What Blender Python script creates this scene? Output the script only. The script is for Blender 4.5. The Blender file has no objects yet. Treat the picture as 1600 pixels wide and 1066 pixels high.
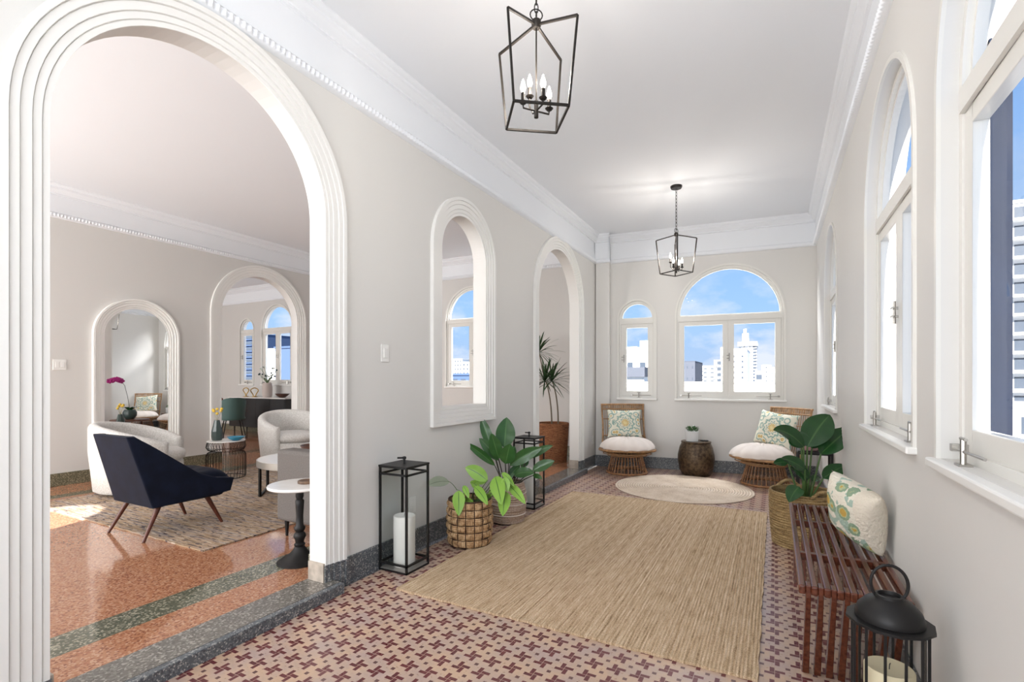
import bpy, bmesh, math, random
from mathutils import Vector, Matrix
random.seed(7)
S = bpy.context.scene
COL = S.collection
PI = math.pi

# ------------------------------------------------------------------ camera
cd = bpy.data.cameras.new('camera'); cam = bpy.data.objects.new('camera', cd); COL.objects.link(cam)
F_PX, VPX, HOR = 775.0, 1210.0, 595.0
cd.sensor_width = 36.0; cd.lens = 36.0 * F_PX / 1600.0
cd.shift_y = (HOR - 533.0) / 1600.0
cd.clip_start = 0.05; cd.clip_end = 2000
cam.location = (0, 0, 1.25)
cam.rotation_euler = (PI/2, 0, math.atan((VPX-800.0)/F_PX))
S.camera = cam

# ------------------------------------------------------------------ view
S.view_settings.view_transform = 'Standard'
S.view_settings.look = 'None'
S.view_settings.gamma = 1.0
S.view_settings.use_curve_mapping = False
S.view_settings.exposure = 1.0

# ------------------------------------------------------------------ world
w = bpy.data.worlds.new('sky'); S.world = w; w.use_nodes = True
nt = w.node_tree; nt.nodes.clear()
def nn(t, kind, **k):
    n = t.nodes.new(kind)
    for a, b in k.items(): setattr(n, a, b)
    return n
o_ = nn(nt, 'ShaderNodeOutputWorld'); bg = nn(nt, 'ShaderNodeBackground'); bg.inputs['Strength'].default_value = 0.56
tc = nn(nt, 'ShaderNodeTexCoord'); sx = nn(nt, 'ShaderNodeSeparateXYZ')
nt.links.new(tc.outputs['Generated'], sx.inputs[0])
rmp = nn(nt, 'ShaderNodeValToRGB')
e = rmp.color_ramp.elements
e[0].position = 0.0; e[0].color = (0.44, 0.58, 0.82, 1)
e[1].position = 1.0; e[1].color = (0.10, 0.24, 0.62, 1)
x_ = e.new(0.12); x_.color = (0.37, 0.60, 0.93, 1)
x_ = e.new(0.35); x_.color = (0.22, 0.45, 0.87, 1)
nt.links.new(sx.outputs['Z'], rmp.inputs[0])
mp = nn(nt, 'ShaderNodeMapping'); mp.inputs['Scale'].default_value = (1, 1, 2.2)
nt.links.new(tc.outputs['Generated'], mp.inputs[0])
nz = nn(nt, 'ShaderNodeTexNoise'); nz.inputs['Scale'].default_value = 5.0; nz.inputs['Detail'].default_value = 9.0; nz.inputs['Roughness'].default_value = 0.6
nt.links.new(mp.outputs[0], nz.inputs['Vector'])
cr = nn(nt, 'ShaderNodeValToRGB'); cr.color_ramp.elements[0].position = 0.47; cr.color_ramp.elements[1].position = 0.62
nt.links.new(nz.outputs[0], cr.inputs[0])
fade = nn(nt, 'ShaderNodeMapRange'); fade.inputs['From Min'].default_value = 0.10; fade.inputs['From Max'].default_value = 0.21
fade.inputs['To Min'].default_value = 0.85; fade.inputs['To Max'].default_value = 0.22
nt.links.new(sx.outputs['Z'], fade.inputs['Value'])
mu = nn(nt, 'ShaderNodeMath', operation='MULTIPLY'); nt.links.new(cr.outputs[0], mu.inputs[0]); nt.links.new(fade.outputs[0], mu.inputs[1])
mx = nn(nt, 'ShaderNodeMix', data_type='RGBA'); nt.links.new(mu.outputs[0], mx.inputs[0])
nt.links.new(rmp.outputs[0], mx.inputs[6]); mx.inputs[7].default_value = (0.80, 0.84, 0.92, 1)
nt.links.new(mx.outputs[2], bg.inputs[0]); nt.links.new(bg.outputs[0], o_.inputs[0])

# ------------------------------------------------------------------ sun and added fill lights
sl = bpy.data.lights.new('sun', 'SUN'); sl.energy = 11.0; sl.angle = math.radians(0.6); sl.color = (1, 0.95, 0.88)
sun = bpy.data.objects.new('sun', sl); COL.objects.link(sun)
sun.rotation_euler = Vector((-0.10, 1.0, -0.64)).to_track_quat('-Z', 'Y').to_euler()
def area(name, loc, direction, sx_, sy_, power, color=(1, 1, 1)):
    l = bpy.data.lights.new(name, 'AREA'); l.shape = 'RECTANGLE'; l.size = sx_; l.size_y = sy_; l.energy = power; l.color = color
    ob = bpy.data.objects.new(name, l); COL.objects.link(ob); ob.location = loc
    ob.rotation_euler = Vector(direction).to_track_quat('-Z', 'Y').to_euler(); return ob
area('fill_gallery_back', (-0.93, -1.75, 1.75), (0, 1, 0.55), 2.3, 2.6, 60, (0.97, 0.985, 1.0))  # added fill behind the camera, shining through an invented rear opening
area('fill_living_south', (-3.6, -1.55, 1.5), (-0.25, 1, 0.38), 1.7, 2.4, 55, (1.0, 0.985, 0.96))  # added fill outside an unseen south opening
area('fill_living_west', (-6.45, -1.55, 1.7), (0.1, 1, 0.25), 0.95, 2.4, 95, (1.0, 0.985, 0.96))  # second added fill on the south side, brightens the tub chair
area('fill_living_north', (-4.9, 8.5, 3.95), (0, -1, -0.8), 3.6, 1.0, 330, (0.98, 0.99, 1.0))  # hidden lamp above the north windows, added to lift the living room
area('fill_gallery_far', (-0.55, 8.35, 3.75), (0, -1, -0.95), 2.6, 0.9, 125, (0.96, 0.98, 1.0))  # hidden lamp over the end windows, added to brighten the far gallery
area('fill_dining_south', (-10.6, 0.4, 1.7), (0, 1, 0.4), 3.0, 2.4, 130, (1.0, 0.99, 0.97))  # added dining fill outside the unseen south wall

# ------------------------------------------------------------------ materials
def new_mat(name):
    m = bpy.data.materials.new(name); m.use_nodes = True
    t = m.node_tree; b = t.nodes['Principled BSDF']; return m, t, b
def M(name, col, rough=0.6, metal=0.0, spec=0.5, bump=0.0, bscale=60.0, var=0.0, vscale=8.0, stretch=(1, 1, 1), col2=None, coat=0.0, sheen=0.0):
    m, t, b = new_mat(name)
    b.inputs['Base Color'].default_value = (*col, 1); b.inputs['Roughness'].default_value = rough
    b.inputs['Metallic'].default_value = metal; b.inputs['Specular IOR Level'].default_value = spec
    b.inputs['Coat Weight'].default_value = coat; b.inputs['Coat Roughness'].default_value = 0.15
    if sheen: b.inputs['Sheen Weight'].default_value = sheen
    if bump or var or col2:
        c = nn(t, 'ShaderNodeTexCoord'); mp = nn(t, 'ShaderNodeMapping'); mp.inputs['Scale'].default_value = stretch
        t.links.new(c.outputs['Object'], mp.inputs[0])
    if bump:
        n = nn(t, 'ShaderNodeTexNoise'); n.inputs['Scale'].default_value = bscale; n.inputs['Detail'].default_value = 4
        bp = nn(t, 'ShaderNodeBump'); bp.inputs['Strength'].default_value = bump; bp.inputs['Distance'].default_value = 0.01
        t.links.new(mp.outputs[0], n.inputs['Vector']); t.links.new(n.outputs[0], bp.inputs['Height']); t.links.new(bp.outputs[0], b.inputs['Normal'])
    if var or col2:
        n = nn(t, 'ShaderNodeTexNoise'); n.inputs['Scale'].default_value = vscale; n.inputs['Detail'].default_value = 5
        t.links.new(mp.outputs[0], n.inputs['Vector'])
        r = nn(t, 'ShaderNodeValToRGB'); r.color_ramp.elements[0].position = 0.38; r.color_ramp.elements[1].position = 0.62
        c2 = col2 if col2 else tuple(min(1, k*(1+var)) for k in col)
        c1 = col if col2 else tuple(k*(1-var) for k in col)
        r.color_ramp.elements[0].color = (*c1, 1); r.color_ramp.elements[1].color = (*c2, 1)
        t.links.new(n.outputs[0], r.inputs[0]); t.links.new(r.outputs[0], b.inputs['Base Color'])
    return m
class E:
    """little helper for node maths"""
    def __init__(s, t): s.t = t
    def m(s, op, a, b=None, c=None):
        n = nn(s.t, 'ShaderNodeMath', operation=op)
        for i, v in enumerate((a, b, c)):
            if v is None: continue
            if isinstance(v, (int, float)): n.inputs[i].default_value = v
            else: s.t.links.new(v, n.inputs[i])
        return n.outputs[0]
    def rng(s, v, lo, hi): return s.m('MULTIPLY', s.m('GREATER_THAN', v, lo), s.m('LESS_THAN', v, hi))
    def noise(s, vec, scale, detail=3):
        n = nn(s.t, 'ShaderNodeTexNoise'); n.inputs['Scale'].default_value = scale; n.inputs['Detail'].default_value = detail
        s.t.links.new(vec, n.inputs['Vector']); return n.outputs[0]
    def ramp(s, v, stops, interp='LINEAR'):
        r = nn(s.t, 'ShaderNodeValToRGB'); r.color_ramp.interpolation = interp
        el = r.color_ramp.elements
        while len(el) < len(stops): el.new(0.5)
        for q, (p, c) in zip(el, stops): q.position = p; q.color = (*c, 1)
        s.t.links.new(v, r.inputs[0]); return r.outputs[0]
    def mix(s, f, a, b):
        n = nn(s.t, 'ShaderNodeMix', data_type='RGBA')
        for i, v in ((0, f), (6, a), (7, b)):
            if isinstance(v, (int, float)): n.inputs[i].default_value = v
            elif isinstance(v, tuple): n.inputs[i].default_value = (*v, 1)
            else: s.t.links.new(v, n.inputs[i])
        return n.outputs[2]
    def xyz(s, kind='Object', scale=None):
        c = nn(s.t, 'ShaderNodeTexCoord'); v = c.outputs[kind]
        if scale:
            mp = nn(s.t, 'ShaderNodeMapping'); mp.inputs['Scale'].default_value = scale; s.t.links.new(v, mp.inputs[0]); v = mp.outputs[0]
        q = nn(s.t, 'ShaderNodeSeparateXYZ'); s.t.links.new(v, q.inputs[0]); return v, q.outputs[0], q.outputs[1], q.outputs[2]
    def bump(s, h, strength, dist=0.01):
        bp = nn(s.t, 'ShaderNodeBump'); bp.inputs['Strength'].default_value = strength; bp.inputs['Distance'].default_value = dist
        s.t.links.new(h, bp.inputs['Height']); return bp.outputs[0]

WALL = M('wall_paint', (0.70, 0.685, 0.655), 0.55, spec=0.3, bump=0.03, bscale=9)
WALL2 = M('wall_paint_living', (0.64, 0.625, 0.60), 0.6, spec=0.3)
CEIL = M('ceiling_paint', (0.82, 0.84, 0.87), 0.8, spec=0.2)
TRIM = M('trim_paint', (0.83, 0.82, 0.79), 0.35, spec=0.4)
FRAME = M('window_paint', (0.76, 0.745, 0.70), 0.35, spec=0.4)
WHITEM = M('white_masonry', (0.86, 0.86, 0.85), 0.8)
BLACK = M('black_metal', (0.018, 0.017, 0.017), 0.45, metal=0.4, spec=0.4)
BRONZE = M('bronze_metal', (0.022, 0.018, 0.015), 0.4, metal=0.5)
CHROME = M('nickel', (0.42, 0.40, 0.37), 0.3, metal=1.0)

def glass_mat(name, tint=(1, 1, 1), refl=0.03):
    m = bpy.data.materials.new(name); m.use_nodes = True; t = m.node_tree; t.nodes.clear()
    o = nn(t, 'ShaderNodeOutputMaterial'); tr = nn(t, 'ShaderNodeBsdfTransparent'); tr.inputs[0].default_value = (*tint, 1)
    gl = nn(t, 'ShaderNodeBsdfGlossy'); gl.inputs['Roughness'].default_value = 0.02
    lw = nn(t, 'ShaderNodeLayerWeight'); lw.inputs[0].default_value = 0.15
    mm = nn(t, 'ShaderNodeMath', operation='MULTIPLY'); mm.inputs[1].default_value = refl*4
    t.links.new(lw.outputs['Fresnel'], mm.inputs[0])
    mx = nn(t, 'ShaderNodeMixShader'); t.links.new(mm.outputs[0], mx.inputs[0]); t.links.new(tr.outputs[0], mx.inputs[1]); t.links.new(gl.outputs[0], mx.inputs[2])
    t.links.new(mx.outputs[0], o.inputs[0]); return m
GLASS = glass_mat('window_glass')
LGLASS = glass_mat('lantern_glass', (0.97, 0.98, 0.98), 0.04)

# pinwheel tile floor
def tile_mat():
    m, t, b = new_mat('pinwheel_tile'); x = E(t)
    v, X, Y, Z = x.xyz()
    def cell(c, pitch, off): 
        q = x.m('DIVIDE', x.m('SUBTRACT', c, off), pitch); fl = x.m('FLOOR', x.m('ADD', q, 0.5)); return x.m('MULTIPLY', x.m('SUBTRACT', q, fl), 5.0), fl
    fx, ix = cell(X, 0.101, -1.413); fy, iy = cell(Y, 0.099, 1.810)
    g = 0.05
    rects = [(-1+g, -g, g, 2-g), (g, 2-g, g, 1-g), (g, 1-g, -2+g, -g), (-2+g, -g, -1+g, -g)]
    tot = None
    for a0, a1, b0, b1 in rects:
        r = x.m('MULTIPLY', x.rng(fx, a0, a1), x.rng(fy, b0, b1)); tot = r if tot is None else x.m('ADD', tot, r)
    sq = x.m('MULTIPLY', x.m('GREATER_THAN', x.m('ABSOLUTE', fx), 2.06), x.m('GREATER_THAN', x.m('ABSOLUTE', fy), 2.06))
    n1 = x.noise(v, 7, 4); n2 = x.noise(v, 60, 2)
    wn = nn(t, 'ShaderNodeTexWhiteNoise', noise_dimensions='2D'); cb = nn(t, 'ShaderNodeCombineXYZ'); t.links.new(ix, cb.inputs[0]); t.links.new(iy, cb.inputs[1]); t.links.new(cb.outputs[0], wn.inputs['Vector'])
    tan = x.ramp(n1, [(0.35, (0.55, 0.375, 0.255)), (0.5, (0.49, 0.35, 0.265)), (0.65, (0.44, 0.325, 0.28))])
    # grout grid between the small tan bricks
    gx = x.m('LESS_THAN', x.m('ABSOLUTE', x.m('SUBTRACT', x.m('FRACT', x.m('MULTIPLY', x.m('ADD', fx, 2.5), 1.0)), 0.5)), 0.035)
    gy = x.m('LESS_THAN', x.m('ABSOLUTE', x.m('SUBTRACT', x.m('FRACT', x.m('MULTIPLY', x.m('ADD', fy, 2.5), 1.0)), 0.5)), 0.035)
    gg = x.m('MULTIPLY', x.m('MAXIMUM', gx, gy), 0.25)
    tan2 = x.mix(gg, tan, (0.36, 0.28, 0.25))
    mar = x.mix(wn.outputs[0], (0.115, 0.020, 0.024), (0.15, 0.036, 0.038))
    c = x.mix(tot, tan2, mar); c = x.mix(sq, c, (0.14, 0.065, 0.06))
    t.links.new(c, b.inputs['Base Color'])
    rr = nn(t, 'ShaderNodeMapRange'); rr.inputs['To Min'].default_value = 0.22; rr.inputs['To Max'].default_value = 0.38; t.links.new(n2, rr.inputs['Value']); t.links.new(rr.outputs[0], b.inputs['Roughness'])
    return m
TILE = tile_mat()
def terrazzo(name, base, chips, scale=95, rough=0.12, bands=False):
    m, t, b = new_mat(name); x = E(t); v, X, Y, Z = x.xyz()
    vo = nn(t, 'ShaderNodeTexVoronoi'); vo.inputs['Scale'].default_value = scale; t.links.new(v, vo.inputs['Vector'])
    sp = nn(t, 'ShaderNodeSeparateColor'); t.links.new(vo.outputs['Color'], sp.inputs[0])
    def pal(base, chips): 
        n = len(chips); st = [(0.0, base)] + [(0.45 + 0.55*i/n, c) for i, c in enumerate(chips)]
        return x.ramp(sp.outputs[0], st, 'CONSTANT')
    c = pal(base, chips)
    if bands:
        g = pal((0.115, 0.115, 0.08), [(0.20, 0.19, 0.14), (0.08, 0.09, 0.065), (0.36, 0.33, 0.25)])
        gt = pal((0.15, 0.138, 0.12), [(0.20, 0.185, 0.16), (0.12, 0.11, 0.097), (0.30, 0.275, 0.25)])
        k = x.m('MAXIMUM', x.rng(X, -2.955, -2.735), x.rng(X, -6.60, -6.42))
        c = x.mix(k, c, g)
        c = x.mix(x.m('GREATER_THAN', X, -2.48), c, gt)
        k2 = x.m('LESS_THAN', X, -7.15); c = x.mix(x.m('MULTIPLY', k2, x.rng(X, -7.9, -7.7)), c, g)
    t.links.new(c, b.inputs['Base Color']); b.inputs['Roughness'].default_value = rough; b.inputs['Specular IOR Level'].default_value = 0.6
    return m
TERR = terrazzo('terracotta_terrazzo', (0.40, 0.185, 0.10), [(0.47, 0.24, 0.14), (0.32, 0.13, 0.07), (0.52, 0.30, 0.19), (0.24, 0.095, 0.055)], 110, 0.09, True)
GRAN = terrazzo('grey_granite', (0.085, 0.095, 0.105), [(0.12, 0.13, 0.14), (0.055, 0.06, 0.068), (0.17, 0.18, 0.185), (0.36, 0.35, 0.33)], 150, 0.35)
GREENG = terrazzo('green_granite', (0.13, 0.12, 0.075), [(0.18, 0.165, 0.11), (0.09, 0.085, 0.05), (0.33, 0.29, 0.2)], 150, 0.3)
BEIGEG = M('worn_stone', (0.42, 0.36, 0.30), 0.6, var=0.2, vscale=14)

# ------------------------------------------------------------------ mesh helpers
def link(o): COL.objects.link(o); return o
def tag(o, label=None, cat=None, group=None, kind=None):
    if label: o['label'] = label
    if cat: o['category'] = cat
    if group: o['group'] = group
    if kind: o['kind'] = kind
    return o
def thing(name, label, cat, loc=(0, 0, 0), rz=0.0, group=None):
    o = link(bpy.data.objects.new(name, None)); o.location = loc; o.rotation_euler = (0, 0, rz); o.empty_display_size = 0.1
    return tag(o, label, cat, group)
def copy_tree(o, parent=None):
    c = o.copy(); COL.objects.link(c); c.parent = parent
    for ch in list(o.children): copy_tree(ch, c)
    return c
def V(*a): return Vector(a)
class MB:
    def __init__(s): s.v = []; s.f = []; s.uv = []
    def add(s, vs, fs, uvs=None):
        o = len(s.v); s.v += [tuple(q) for q in vs]; s.f += [tuple(i+o for i in f) for f in fs]
        s.uv += list(uvs) if uvs else [(0.0, 0.0)]*len(vs); return s
    def box(s, a, b):
        (x0, y0, z0), (x1, y1, z1) = a, b
        vs = [(x0,y0,z0),(x1,y0,z0),(x1,y1,z0),(x0,y1,z0),(x0,y0,z1),(x1,y0,z1),(x1,y1,z1),(x0,y1,z1)]
        return s.add(vs, [(0,3,2,1),(4,5,6,7),(0,1,5,4),(1,2,6,5),(2,3,7,6),(3,0,4,7)])
    def bar(s, p, q, w, h=None, up=(0, 0, 1)):
        p, q = Vector(p), Vector(q); h = h or w; d = (q-p).normalized(); u = Vector(up)
        if abs(d.dot(u)) > 0.98: u = Vector((0, 1, 0))
        a = d.cross(u).normalized()*w/2; b = a.cross(d).normalized()*h/2
        vs = [k+i*a+j*b for k in (p, q) for i, j in ((-1,-1),(1,-1),(1,1),(-1,1))]
        return s.add(vs, [(0,1,2,3),(7,6,5,4),(0,4,5,1),(1,5,6,2),(2,6,7,3),(3,7,4,0)])
    def tube(s, pts, r, n=8, closed=False, r2=None):
        pts = [Vector(p) for p in pts]; N = len(pts); rings = []
        up = None
        for i, p in enumerate(pts):
            if closed: d = pts[(i+1) % N]-pts[i-1]
            else: d = pts[min(i+1, N-1)]-pts[max(i-1, 0)]
            d.normalize()
            if up is None: up = d.orthogonal().normalized()
            up = (up - d*up.dot(d)); up = up.normalized() if up.length > 1e-6 else d.orthogonal().normalized()
            q = d.cross(up); rr = r if r2 is None else r+(r2-r)*i/(N-1)
            rings.append([p+up*math.cos(2*PI*k/n)*rr+q*math.sin(2*PI*k/n)*rr for k in range(n)])
        vs = [v for rg in rings for v in rg]; fs = []
        for i in range(N if closed else N-1):
            j = (i+1) % N
            for k in range(n): fs.append((i*n+k, i*n+(k+1) % n, j*n+(k+1) % n, j*n+k))
        if not closed: fs += [tuple(range(n))[::-1], tuple((N-1)*n+k for k in range(n))]
        return s.add(vs, fs)
    def lathe(s, prof, c=(0, 0, 0), n=32, sx=1, sy=1, fn=None, cap=True, rot=0):
        vs = []; fs = []; P = len(prof)
        for k in range(n):
            a = 2*PI*k/n+rot
            for i, (r, z) in enumerate(prof):
                rr = fn(a, i, r, z) if fn else r
                vs.append((c[0]+rr*math.cos(a)*sx, c[1]+rr*math.sin(a)*sy, c[2]+z))
        for k in range(n):
            j = (k+1) % n
            for i in range(P-1): fs.append((k*P+i, j*P+i, j*P+i+1, k*P+i+1))
        if cap:
            if prof[0][0] > 1e-5: fs.append(tuple(k*P for k in range(n))[::-1])
            if prof[-1][0] > 1e-5: fs.append(tuple(k*P+P-1 for k in range(n)))
        return s.add(vs, fs)
    def grid(s, fn, nu, nv, wrapu=False, uv=True):
        vs = []; us = []
        for i in range(nu if wrapu else nu+1):
            for j in range(nv+1):
                vs.append(fn(i/nu, j/nv)); us.append((i/nu, j/nv))
        W = nv+1; fs = []
        for i in range(nu):
            i2 = (i+1) % nu if wrapu else i+1
            for j in range(nv): fs.append((i*W+j, i2*W+j, i2*W+j+1, i*W+j+1))
        return s.add(vs, fs, us)
    def prism(s, poly, fn, d0, d1):
        """poly of (a,b); fn(a,b,d) -> xyz"""
        n = len(poly); vs = [fn(a, b, d0) for a, b in poly]+[fn(a, b, d1) for a, b in poly]
        return s.add(vs, [tuple(range(n))[::-1], tuple(range(n, 2*n))]+[(i, (i+1) % n, n+(i+1) % n, n+i) for i in range(n)])
    def build(s, name, mat, parent=None, smooth=None, bevel=0, bseg=2, sub=0, weld=True, recalc=True):
        me = bpy.data.meshes.new(name); me.from_pydata(s.v, [], s.f)
        ul = me.uv_layers.new(name='uv')
        for lp in me.loops: ul.data[lp.index].uv = s.uv[lp.vertex_index]
        bm = bmesh.new(); bm.from_mesh(me)
        if weld: bmesh.ops.remove_doubles(bm, verts=bm.verts, dist=1e-5)
        if recalc: bmesh.ops.recalc_face_normals(bm, faces=bm.faces)
        bm.to_mesh(me); bm.free()
        if smooth is not None:
            
            for pl_ in me.polygons: pl_.use_smooth = True
            me.set_sharp_from_angle(angle=math.radians(smooth))
        me.materials.append(mat)
        o = link(bpy.data.objects.new(name, me))
        if parent: o.parent = parent
        if bevel:
            b = o.modifiers.new('bevel', 'BEVEL'); b.width = bevel; b.segments = bseg; b.limit_method = 'ANGLE'; b.angle_limit = math.radians(35)
        if sub:
            u = o.modifiers.new('sub', 'SUBSURF'); u.levels = sub; u.render_levels = sub
        return o
def struct(name, mb, mat, **k):
    o = mb.build(name, mat, **k); o['kind'] = 'structure'; return o

class Fr:
    """a wall frame: u along the wall, z up, n into the wall"""
    def __init__(s, O, U, N): s.O, s.U, s.N = Vector((*O, 0)), Vector((*U, 0)).normalized(), Vector((*N, 0)).normalized()
    def p(s, u, z, n=0): q = s.O+s.U*u+s.N*n; return (q.x, q.y, z)
    def box(s, mb, u0, u1, z0, z1, n0, n1):
        vs = [s.p(u, z, n) for n in (n0, n1) for u, z in ((u0, z0), (u1, z0), (u1, z1), (u0, z1))]
        mb.add(vs, [(3,2,1,0),(4,5,6,7),(0,1,5,4),(1,2,6,5),(2,3,7,6),(3,0,4,7)])
FL = Fr((-2.34, 0), (0, 1), (-1, 0))
FR = Fr((0.474, 0), (0, 1), (1, 0))
FE = Fr((-2.34, 7.13), (1, 0.1), (-0.1, 1))
FV = Fr((-7.15, 0), (0, 1), (-1, 0))
FN = Fr((0, 7.45), (1, 0), (0, 1))
CZ = 3.38

def arc(uc, r, zs, n=40): return [(uc-r*math.cos(PI*i/n), zs+r*math.sin(PI*i/n)) for i in range(n+1)]
def wall(fr, u0, u1, z0, z1, th, ops, name, mat):
    """ops: (uc, r, zbottom, zspring)"""
    mb = MB(); cur = u0
    for uc, r, zb, zs in sorted(ops):
        fr.box(mb, cur, uc-r, z0, z1, 0, th)
        if zb > z0+1e-3: fr.box(mb, uc-r, uc+r, z0, zb, 0, th)
        A = arc(uc, r, zs)
        for (a0, b0), (a1, b1) in zip(A, A[1:]):
            vs = [fr.p(a0, b0, 0), fr.p(a1, b1, 0), fr.p(a1, z1, 0), fr.p(a0, z1, 0), fr.p(a0, b0, th), fr.p(a1, b1, th), fr.p(a1, z1, th), fr.p(a0, z1, th)]
            mb.add(vs, [(0,1,2,3),(7,6,5,4),(0,4,5,1),(2,6,7,3)])
        cur = uc+r
    fr.box(mb, cur, u1, z0, z1, 0, th)
    return struct(name, mb, mat, weld=False, smooth=30, recalc=False)
def sweep(fr, uc, r, zb, zs, prof, closed_bottom=False, nseg=40, mb=None):
    """prof: (offset outward from opening, projection into the room)"""
    mb = mb or MB(); path = []
    if closed_bottom: pass
    A = arc(uc, r, zs, nseg)
    pts = []   # (u,z, nu, nz)
    pts.append((uc-r, zb, -1, -1 if closed_bottom else 0))
    for i, (a, b) in enumerate(A):
        t = PI*i/nseg; pts.append((a, b, -math.cos(t), math.sin(t)))
    pts.append((uc+r, zb, 1, -1 if closed_bottom else 0))
    P = len(prof); vs = [fr.p(a+nu*w_, b+nz_*w_, -h) for a, b, nu, nz_ in pts for w_, h in prof]
    fs = []
    N = len(pts)
    for i in range(N if closed_bottom else N-1):
        j = (i+1) % N
        for k in range(P-1): fs.append((i*P+k, i*P+k+1, j*P+k+1, j*P+k))
    mb.add(vs, fs); return mb
def mprof(w_, h, base=0.0):
    st = [(0, 0.16), (0.17, 0.32), (0.37, 0.52), (0.62, 0.76), (0.83, 1.0)]
    pr = [(0.0, -0.004)]
    for i, (a, k) in enumerate(st):
        nxt = st[i+1][0] if i+1 < len(st) else 1.0
        pr += [(a*w_+0.0008, k*h+base), (nxt*w_-0.0035, k*h+base), (nxt*w_-0.002, k*h+base-0.003)] if i+1 < len(st) else [(a*w_+0.0008, k*h+base), (w_, k*h+base)]
    pr.append((w_, -0.004)); return pr

# ------------------------------------------------------------------ shell
mb = MB(); mb.box((-2.30, -1.5, -0.12), (0.70, 7.7, 0.0)); struct('floor', mb, TILE)
mb = MB(); mb.box((-14.2, -1.3, -0.12), (-2.41, 7.6, 0.06)); mb.box((-2.41, 0.70, -0.12), (-2.275, 2.12, 0.06)); mb.box((-2.41, 5.0, -0.12), (-2.275, 6.42, 0.06)); struct('floor_living', mb, TERR)
mb = MB(); mb.box((-2.276, -1.5, -0.1), (-2.236, 2.12, 0.0595)); mb.box((-2.276, 5.0, -0.1), (-2.236, 6.42, 0.0595)); struct('trim_1', mb, GRAN, bevel=0.004)
mb = MB(); mb.box((-2.40, -1.5, CZ), (0.70, 7.8, CZ+0.1)); struct('ceiling', mb, CEIL)
mb = MB(); mb.box((-14.2, -1.3, 3.45), (-2.40, 7.6, 3.55)); struct('ceiling_living', mb, CEIL)

A1 = (1.44, 0.628, 0.06, 2.20); PS = (3.565, 0.335, 1.04, 2.31); A3 = (5.708, 0.639, 0.06, 2.22)
wall(FL, -1.5, 7.6, 0, 3.5, 0.13, [(A1[0], A1[1], 0, A1[3]), PS, (A3[0], A3[1], 0, A3[3])], 'wall_left', WALL)
RW = [(1.50, 0.56, 1.0, 2.16), (2.95, 0.56, 1.0, 2.16), (5.62, 0.56, 1.0, 2.16)]
wall(FR, -1.5, 7.7, 0, 3.5, 0.17, RW, 'wall_right', WALL)
EBIG = (1.797, 0.665, 1.0, 2.15); ESM = (0.582, 0.255, 1.0, 2.15)
wall(FE, -0.1, 2.85, 0, 3.5, 0.15, [EBIG, ESM], 'wall_end', WALL)
FARCH = (5.075, 0.649, 0.06, 2.23)
wall(FV, -1.3, 7.6, 0, 3.55, 0.14, [(FARCH[0], FARCH[1], 0, FARCH[3])], 'wall_living', WALL2)
NW = [(-4.75, 0.55, 1.15, 2.36), (-9.98, 0.52, 1.17, 2.45), (-11.05, 0.25, 1.17, 2.45)]
wall(FN, -14.2, -2.33, 0, 3.55, 0.15, NW, 'wall_north', WALL2)
FS = Fr((0, -1.3), (1, 0), (0, -1))
wall(FS, -7.3, -2.35, 0, 3.55, 0.15, [(-5.24, 0.45, 1.72, 2.03), (-3.6, 0.9, 0.5, 1.9), (-6.45, 0.5, 0.6, 2.3)], 'wall_south', WALL2)  # unseen openings shaped for the sun patch and added for the fills
FB = Fr((0, -1.5), (1, 0), (0, -1))
wall(FB, -2.5, 0.66, 0, 3.5, 0.15, [(-0.93, 1.1, 0.4, 1.8)], 'wall_back', WALL)  # rear opening added to let the gallery fill through
FD = Fr((0, 0.7), (1, 0), (0, -1))
wall(FD, -14.2, -7.2, 0, 3.55, 0.15, [(-10.6, 1.2, 0.6, 1.7)], 'wall_dining', WALL2)
mb = MB(); mb.box((-14.2, 0.6, 0), (-14.05, 7.6, 3.55)); struct('wall_west', mb, WALL2)
# unseen canopies added to keep the sun out of the invented rear openings
mb = MB(); mb.box((-2.5, -7.5, 3.0), (1.4, -1.66, 3.1)); mb.box((-4.42, -7.5, 3.0), (-2.51, -1.46, 3.1)); mb.box((-2.51, -7.5, 2.85), (-1.8, -1.70, 2.95)); mb.box((-7.2, -7.5, 3.0), (-5.53, -1.46, 3.1)); mb.box((-12, -5, 3.0), (-9.2, 0.54, 3.1)); struct('trim_2', mb, WHITEM)
# pilaster in the far corner
mb = MB(); FE.box(mb, 0.0, 0.205, 0, 3.38, -0.10, 0.02); struct('trim_3', mb, WALL, bevel=0.012)

# mouldings around the openings
k = 4
for fr, op, w_, cb, b0 in ((FL, A1, 0.142, False, 0.16), (FL, PS, 0.15, True, None), (FL, A3, 0.15, False, 0.16), (FV, FARCH, 0.17, False, 0.21)):
    zb = op[2] if cb else b0
    o = sweep(fr, op[0], op[1], zb, op[3], mprof(w_, 0.03), cb)
    struct('trim_%d' % k, o, TRIM, smooth=40); k += 1
    if not cb:
        q = MB(); P = mprof(w_+0.012, 0.042)
        for sgn in (-1, 1):
            N = len(P); vs = [fr.p(op[0]+sgn*(op[1]-0.004+a), z, -h) for z in (0.0, b0) for a, h in P]
            q.add(vs, [(i, i+1, N+i+1, N+i) for i in range(N-1)]+[tuple(range(N, 2*N))])
        struct('trim_%d' % k, q, GRAN if fr is FL else GREENG, recalc=True); k += 1
# beige worn stone on the reveal feet
mb = MB()
for op in (A1, A3):
    for s_ in (-1, 1): FL.box(mb, op[0]+s_*(op[1]-0.006)-0.006, op[0]+s_*(op[1]-0.006)+0.006, 0.06, 0.17, 0.002, 0.13)
struct('trim_%d' % k, mb, BEIGEG); k += 1

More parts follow.
